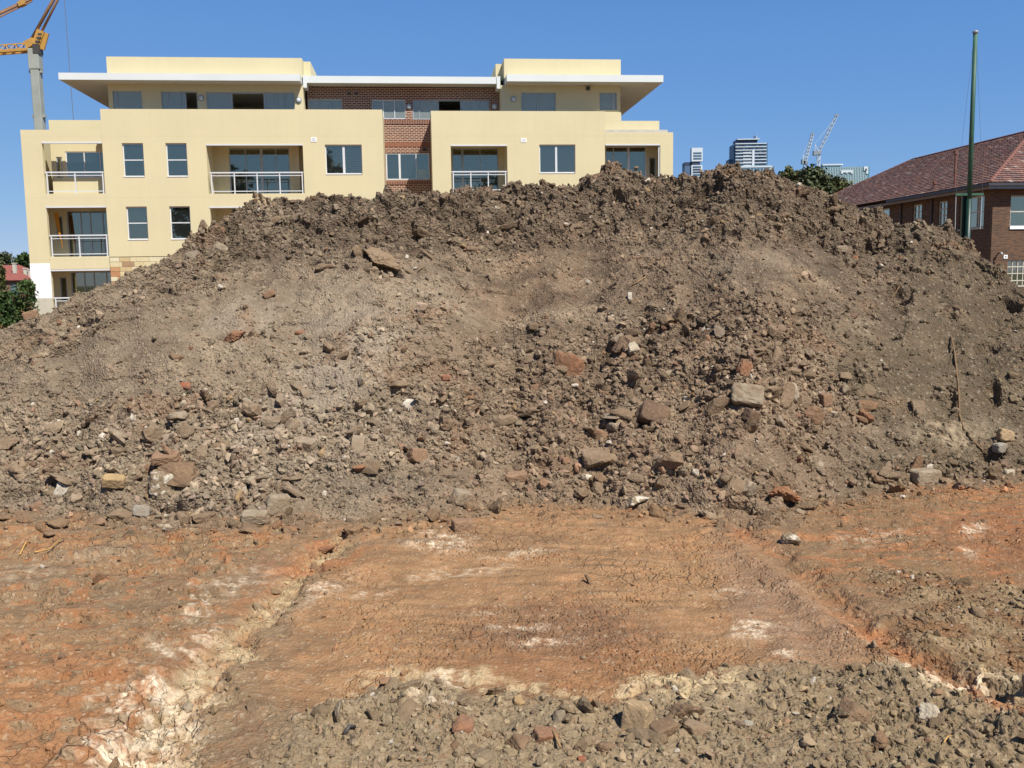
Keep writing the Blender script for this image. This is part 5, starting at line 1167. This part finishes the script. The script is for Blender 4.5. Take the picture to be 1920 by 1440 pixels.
for z0_, z1_, w_ in ((0.0, mt.z * 0.5, 0.62), (mt.z * 0.5, mt.z - 1.3, 0.54)): mb.box(-w_ / 2, w_ / 2, -w_ / 2, w_ / 2, z0_, z1_)
mb.box(-0.34, 0.34, -0.3, 0.3, mt.z - 1.3, mt.z)
mast = mb.build('mast', 'galv', crane, bevel=0.03)
for zz in (12.6, 15.4): bx('mast_bracket', 'galv', mast, -0.42, 0.42, -0.12, 0.12, zz - 0.08, zz + 0.08)
fk = [loc(cp(*p)) for p in ((66, 92), (70, 74), (78, 58))]
MB().bar(fk[0], fk[2], 0.3, 0.5).bar(fk[0] + Vector((.35, 0, 0)), fk[2] + Vector((.22, 0, -.1)), 0.12, 0.5).build('fork', 'crane', crane)
MB().box(0.02, 0.40, -0.32, 0.28, mt.z - 0.35, mt.z + 0.25).build('winch_housing', 'darkmetal', crane)
for k in range(3):
    q = fk[0] + (fk[2] - fk[0]) * (0.35 + 0.2 * k) + Vector((0.12, -0.27, 0)); MB().box(q.x - 0.12, q.x + 0.12, q.y - 0.03, q.y, q.z - 0.07, q.z + 0.07).build('fork_slot', 'darkmetal', crane)
MB().tube([loc(cp(57, 78)), loc(cp(104, -8)), loc(cp(150, -90))], 0.105, 10).build('boom_tube', 'cranetube', crane, True)
MB().tube([loc(cp(79, 58)), loc(cp(112, -8)), loc(cp(152, -90))], 0.08, 10).build('boom_tube', 'cranetube', crane, True)
j0, j1 = loc(cp(55, 89)), loc(cp(-260, 112))
jb = MB(); nseg = 18
for s_ in (-0.3, 0.3):
    jb.bar(j0 + Vector((0, s_, -0.18)), j1 + Vector((0, s_, -0.18)), 0.14, 0.16)
jb.bar(j0 + Vector((0, 0, 0.28)), j1 + Vector((0, 0, 0.28)), 0.07)
for k in range(nseg):
    p, q = j0 + (j1 - j0) * k / nseg, j0 + (j1 - j0) * (k + 1) / nseg; m_ = (p + q) / 2
    for s_ in (-0.3, 0.3): jb.bar(p + Vector((0, s_, -0.15)), m_ + Vector((0, 0, 0.28)), 0.045); jb.bar(m_ + Vector((0, 0, 0.28)), q + Vector((0, s_, -0.15)), 0.045)
    jb.bar(p + Vector((0, -0.3, -0.15)), p + Vector((0, 0.3, -0.15)), 0.05)
jb.build('jib', 'crane', crane)
MB().bar(loc(cp(50, 86)), loc(cp(66, 78)), 0.5, 0.45).build('jib_foot', 'crane', crane)
MB().bar(loc(cp(-30, 38)), loc(cp(62, -4)), 0.16).bar(loc(cp(-30, 46)), loc(cp(60, 2)), 0.08).build('pendant_strut', 'cranetube', crane)
MB().bar(loc(cp(36, 9)), loc(cp(47, 4)), 0.35, 0.3).build('pulley_block', 'crane', crane)
MB().tube([loc(cp(118, -40)), loc(cp(139, 240))], 0.02, 5).build('hoist_rope', 'cable', crane)

# ------------------------------------------------------------------ far towers
TY = 1200.0; tp = lambda x, y, dy=0: at(x, y, TY)
def boxpx(name, mat, parent, x0, x1, y0, y1, d0, d1, org):
    a, b = tp(x0, y0) - org, tp(x1, y1) - org
    zt = (at((x0 + x1) / 2, y0, TY) - org).z; zb = (at((x0 + x1) / 2, y1, TY) - org).z if y1 is not None else 0
    return bx(name, mat, parent, a.x, b.x, d0, d1, zb, zt)
def tower(name, label, px):
    g = at(px, 400, TY); o = empty(name, (g.x, TY, 0)); return tag(o, label, 'building'), Vector((g.x, TY, 0))
T1, o1 = tower('office_tower', 'slim white office tower with a dark notch on the skyline', 1300)
boxpx('upper_block', 'tower_white', T1, 1297, 1317.5, 277, 302.5, 0, 10, o1); boxpx('notch', 'tower_dark', T1, 1298, 1313, 302.6, 309.4, 1, 11, o1)
boxpx('lower_block', 'tower_white', T1, 1296.5, 1316, 309.5, 480, 0, 14, o1); boxpx('side_wing', 'tower_dark', T1, 1284.5, 1296.4, 303.5, 311, 3, 20, o1); boxpx('side_wing', 'tower_mid', T1, 1284.5, 1296.4, 311.1, 480, 2, 20, o1)
for k in range(3): boxpx('window_band', 'tower_glass', T1, 1300, 1315.3, 285.6 + k * 5.1, 288.4 + k * 5.1, -0.4, -0.02, o1)
for k in range(9): boxpx('window_band', 'tower_dark' if k % 3 else 'tower_glass', T1, 1299, 1314, 311.5 + k * 4.9, 314.3 + k * 4.9, -0.4, -0.02, o1)
T2, o2 = tower('apartment_tower', 'broad glass residential tower with white floor bands on the skyline', 1405)
boxpx('core', 'tower_glass', T2, 1379, 1436.5, 268.6, 480, 0, 26, o2); boxpx('side_face', 'tower_mid', T2, 1376.5, 1378.9, 270, 480, 2, 26, o2); boxpx('rear_wing', 'tower_mid', T2, 1370, 1376.4, 297, 480, 10, 26, o2)
boxpx('penthouse', 'tower_dark', T2, 1382, 1421, 261.5, 268.5, 3, 22, o2); boxpx('roof_slab', 'tower_white', T2, 1383, 1425, 259.8, 261.4, 1, 24, o2); boxpx('fin', 'tower_mid', T2, 1416, 1420, 254, 259.7, 4, 8, o2); boxpx('mast_fin', 'tower_white', T2, 1420.1, 1421, 253, 259.7, 4, 6, o2)
for k in range(12):
    y = 268.6 + k * 6.05; boxpx('floor_band', 'tower_white', T2, 1378.8, 1437, y, y + 1.5, -1.2, -0.05, o2)
    for q in range(9):
        if (q * 7 + k * 3) % 4: boxpx('window', 'tower_dark' if (q + k) % 3 else 'tower_mid', T2, 1380 + q * 6.3, 1383.6 + q * 6.3, y + 1.8, y + 5.6, -0.5, -0.02, o2)
    if 2 < k < 9: boxpx('balcony_panel', 'tower_white', T2, 1393, 1408.5, y - 1.4, y - 0.05, -1.3, -0.6, o2)
boxpx('pier', 'tower_white', T2, 1410, 1411.6, 281, 480, -1.6, -1.25, o2)
boxpx('podium', 'tower_line', T2, 1386, 1444, 311.5, 480, -6, -2, o2); boxpx('podium_band', 'tower_white', T2, 1386, 1443, 313, 315, -6.6, -6.05, o2)
for k in range(9): boxpx('podium_window', 'tower_glass', T2, 1388 + k * 6, 1392 + k * 6, 316, 323, -6.4, -6.05, o2)
T3, o3 = tower('glass_office', 'low teal glass office block with white frames right of the skyline cranes', 1585)
boxpx('body', 'tower_teal', T3, 1543, 1626, 313, 480, 0, 30, o3); boxpx('roof_plant', 'tower_line', T3, 1544, 1578, 309.6, 312.9, 4, 20, o3); boxpx('roof_blade', 'tower_white', T3, 1543.5, 1582, 307, 309.5, 2, 22, o3)
for k in range(12): boxpx('mullion_row', 'tower_line', T3, 1543, 1626, 314.5 + k * 3.1, 315.1 + k * 3.1, -0.35, -0.02, o3)
for k in range(27): boxpx('mullion', 'tower_line', T3, 1544 + k * 3.1, 1544.5 + k * 3.1, 313, 360, -0.6, -0.36, o3)
boxpx('white_frame', 'tower_white', T3, 1576.5, 1598.5, 319.3, 323.5, -1.6, -0.7, o3); boxpx('white_frame', 'tower_white', T3, 1576.5, 1580, 323.6, 326, -1.6, -0.7, o3); boxpx('white_frame', 'tower_white', T3, 1595, 1598.5, 323.6, 326, -1.6, -0.7, o3); boxpx('white_frame', 'tower_white', T3, 1586, 1588.5, 323.6, 325.5, -1.6, -0.7, o3)
boxpx('white_frame', 'tower_white', T3, 1619, 1627, 312.4, 320, -1.6, -0.7, o3); boxpx('white_frame', 'tower_white', T3, 1623.5, 1627, 320.1, 326, -1.6, -0.7, o3); boxpx('dark_opening', 'tower_dark', T3, 1621.5, 1624.5, 316.5, 319.5, -1.9, -1.65, o3)
# skyline cranes
def luffer(hub, base, tip, apex, cw_, label):
    Yc = 560.0; q = lambda p: at(p[0], p[1], Yc); g = q(base); o = tag(empty('luffing_crane', (g.x, Yc, 0)), label, 'crane'); org = Vector((g.x, Yc, 0))
    h = q(hub) - org; t = q(tip) - org; a = q(apex) - org; c = q(cw_) - org
    lattice(MB(), (h.x, 0, 0), (h.x, 0, h.z), 1.5, 34, 0.22).build('mast', 'cranewhite', o)
    lattice(MB(), h + Vector((0, 0, 0.5)), t, 1.3, 16, 0.2).build('jib', 'cranewhite', o)
    MB().box(h.x - 1.2, h.x + 1.2, -1.2, 1.2, h.z - 1.2, h.z + 0.6).build('slew_ring', 'cranegrey', o)
    MB().bar(h, c, 1.0, 0.6).box(c.x - 1.0, c.x + 1.0, -1.2, 1.2, c.z - 1.4, c.z + 1.2).build('counterweight', 'cranegrey', o)
    MB().bar(h + Vector((0, 0, 0.5)), a, 0.25).bar(c, a, 0.25).build('a_frame', 'cranewhite', o)
    MB().bar(a, t, 0.12).build('pendant_line', 'cranewhite', o)
    MB().box(t.x - 0.7, t.x + 0.7, -0.7, 0.7, t.z - 0.6, t.z + 0.6).build('jib_head', 'cranegrey', o)
luffer((1510, 304), (1510, 330), (1523.5, 251), (1506, 288), (1506, 303), 'shorter white luffing crane on the skyline, left of the two')
luffer((1535, 286), (1535, 330), (1569, 216), (1528, 270), (1528, 287), 'taller white luffing crane on the skyline, right of the two')

# ------------------------------------------------------------------ trees and far houses
def tree(name, label, base, blobs, trunk_r, leaf, n, size, mat, group=None, cat='tree'):
    """trunk with limbs to each foliage clump; blobs = (centre, radii)"""
    g = np.random.default_rng(abs(hash(label)) % 1000 if False else len(label) * 7 + n); o = empty(name, base); tag(o, label, cat, group)
    bv = Vector(base); tb = MB(); top = Vector((0, 0, max(b[0][2] for b in blobs) * 0.55))
    tb.tube([(0, 0, 0), top * 0.5 + Vector((0.1, 0, 0)), top], [trunk_r, trunk_r * 0.75, trunk_r * 0.5], 8)
    for c, r in blobs: tb.tube([top * 0.75, (top * 0.75 + Vector(c)) / 2 + Vector((0, 0, 0.2)), Vector(c)], [trunk_r * 0.45, trunk_r * 0.3, trunk_r * 0.1], 6)
    tb.build('trunk', 'bark', o, True)
    Vs, Fs = [], []
    tot = sum(r[0] * r[1] * r[2] for c, r in blobs)
    P = []
    for c, r in blobs:
        m = int(n * r[0] * r[1] * r[2] / tot) + 30
        d = g.normal(size=(m, 3)); d /= np.linalg.norm(d, axis=1)[:, None]
        rad_ = g.uniform(0.45, 1.0, m) ** 0.6 * (1 + 0.22 * np.sin(d[:, 0] * 6 + c[0]) * np.sin(d[:, 2] * 7 + c[2]) + 0.15 * np.sin(d[:, 1] * 11 + d[:, 0] * 9))
        P.append(np.array(c) + d * rad_[:, None] * np.array(r))
    P = np.concatenate(P); keep = g.random(len(P)) < np.clip(0.75 + 0.7 * np.sin(P[:, 0] * 3.1 / max(size * 8, .1) + P[:, 2] * 2.3 / max(size * 8, .1)), 0.25, 1); P = P[keep]
    m = len(P); Rm = rot_mats(m, g); q = np.array([[-1, -0.55, 0], [1, -0.55, 0.15], [1, 0.55, 0], [-1, 0.55, 0.15]]) * size * 0.5
    V = np.einsum('nij,kj->nki', Rm, q) * g.uniform(0.6, 1.3, (m, 1, 1)) + P[:, None, :]
    add_obj('crown', np_mesh('crown', V.reshape(-1, 3), np.arange(m * 4).reshape(-1, 4)), leaf, o)
    return o
Q = lambda x, y, Y, o: tuple(at(x, y, Y) - Vector(o))
def px_tree(name, label, bxp, Y, cl, leaf, n, size, tr=0.25, group=None, cat='tree'):
    g = at(bxp, 400, Y); o = (g.x, Y, 0); k = Y / FPX
    blobs = [(Q(x, y, Y + dy, o)[:1] + (dy,) + Q(x, y, Y + dy, o)[2:], (rx * k, rx * k * 0.8, ry * k)) for x, y, rx, ry, dy in cl]
    return tree(name, label, o, blobs, tr, leaf, n, size, None, group, cat)
px_tree('tree', 'olive green tree behind the heap just right of the glass tower', 1490, 92, [(1482, 336, 20, 18, 0), (1470, 345, 14, 14, 1), (1498, 334, 14, 14, -1), (1480, 360, 22, 18, 0), (1479, 319, 5, 8, 0)], 'leaf_a', 3600, 0.32)
px_tree('tree', 'broad dark olive tree between the skyline cranes and the tiled roof', 1532, 88, [(1530, 332, 26, 20, 0), (1548, 345, 18, 18, 1), (1515, 350, 18, 20, -1), (1538, 364, 30, 20, 0), (1507, 333, 10, 14, 1)], 'leaf_c', 4600, 0.32)
px_tree('tree', 'small tree against the teal glass office beside the tiled roof', 1578, 100, [(1574, 344, 14, 14, 0), (1590, 350, 12, 10, 0), (1562, 356, 16, 12, 0)], 'leaf_a', 1800, 0.32)
px_tree('tree', 'dark tree behind the red roofed house at the far left', 12, 150, [(10, 482, 12, 11, 0), (22, 490, 8, 10, 0), (2, 492, 10, 12, 0), (-15, 495, 14, 14, 0)], 'leaf_c', 2200, 0.42)
px_tree('tree', 'bright green tree right of the far left house, touching the apartment block', 50, 140, [(48, 486, 12, 12, 0), (38, 492, 10, 12, 0), (58, 490, 14, 16, 0), (50, 502, 8, 8, 0)], 'leaf_b', 2400, 0.40)
px_tree('hedge_shrub', 'large dense green shrub at the far left below the red roofed house', 10, 36, [(50, 540, 16, 16, 0.3), (45, 552, 20, 24, 0), (20, 568, 26, 28, 0.2), (-10, 590, 30, 30, 0), (40, 590, 30, 34, 0.1), (5, 615, 30, 26, 0), (60, 580, 14, 40, 0.6)], 'leaf_b', 9000, 0.10, 0.07, None, 'shrub')
px_tree('shrub', 'yellowish shrub at the left picture edge beside the far red roof', 0, 100, [(-4, 512, 12, 22, 0), (2, 530, 9, 14, 0)], 'leaf_a', 1200, 0.3, 0.08, None, 'shrub')
def house(name, label, x0, x1, ye, yr, Y, roofm, wallm, chim):
    a, b = at(x0, ye, Y), at(x1, ye, Y); r_ = at((x0 + x1) / 2, yr, Y); o = tag(empty(name, (a.x, Y, 0)), label, 'house'); w = b.x - a.x; d = 9.0
    bx('wall', wallm, o, 0.4, w - 0.4, 0.4, d, 0, a.z); rz = r_.z
    rf = MB(); e = a.z
    rf.quad((0, 0, e), (w, 0, e), (w * 0.62, d / 2, rz), (w * 0.28, d / 2, rz)).quad((w, 0, e), (w, d, e), (w * 0.62, d / 2, rz)).quad((w, d, e), (0, d, e), (w * 0.28, d / 2, rz), (w * 0.62, d / 2, rz)).quad((0, d, e), (0, 0, e), (w * 0.28, d / 2, rz)).quad((0, d, e), (w, d, e), (w, 0, e), (0, 0, e))
    ro = rf.build('roof', roofm, o)
    for cx, ct in chim:
        c = at(cx, ct, Y).x - a.x; zt = at(cx, ct, Y).z; bx('chimney', 'cream', ro, c - 0.2, c + 0.2, 1.8, 2.2, zt - 1.3, zt); bx('chimney_cap', 'cream', ro, c - 0.26, c + 0.26, 1.74, 2.26, zt + 0.002, zt + 0.12)
    for k in range(3): bx('window', 'tower_glass', o, w * (0.15 + 0.28 * k), w * (0.15 + 0.28 * k) + 0.9, 0.36, 0.399, a.z - 1.9, a.z - 0.6)
house('cottage', 'far left house with a red tiled roof and pale chimneys', -70, 52, 527, 496, 125, 'redroof', 'housewall', [(12, 494), (33, 504), (42, 506)])
house('cottage', 'second far left house with an orange roof beside the apartment block', 38, 80, 514, 499, 150, 'orangeroof', 'housewall', [])
house('cottage', 'grey roofed house behind the red and orange roofs', 18, 60, 510, 496, 160, 'greyroof', 'housewall', [])

# trees across the street behind the viewpoint, mirrored in the window panes
for k, (x, y, h, w) in enumerate(((-22, -32, 17, 6), (-9, -36, 19, 5), (4, -31, 15, 6), (17, -38, 18, 7), (31, -34, 16, 6))):
    tree('street_tree', 'tall tree across from the apartment block, mirrored in its windows', (x, y, 0), [((0, 0, h * 0.78), (w * 0.7, w * 0.6, h * 0.2)), ((w * 0.45, 0.5, h * 0.62), (w * 0.5, w * 0.5, h * 0.16)), ((-w * 0.45, -0.5, h * 0.6), (w * 0.5, w * 0.5, h * 0.17)), ((0, 0, h * 0.45), (w * 0.6, w * 0.5, h * 0.14))], 0.35, 'leaf_c', 2600 + k, 0.75, None, 'trees mirrored in the windows')
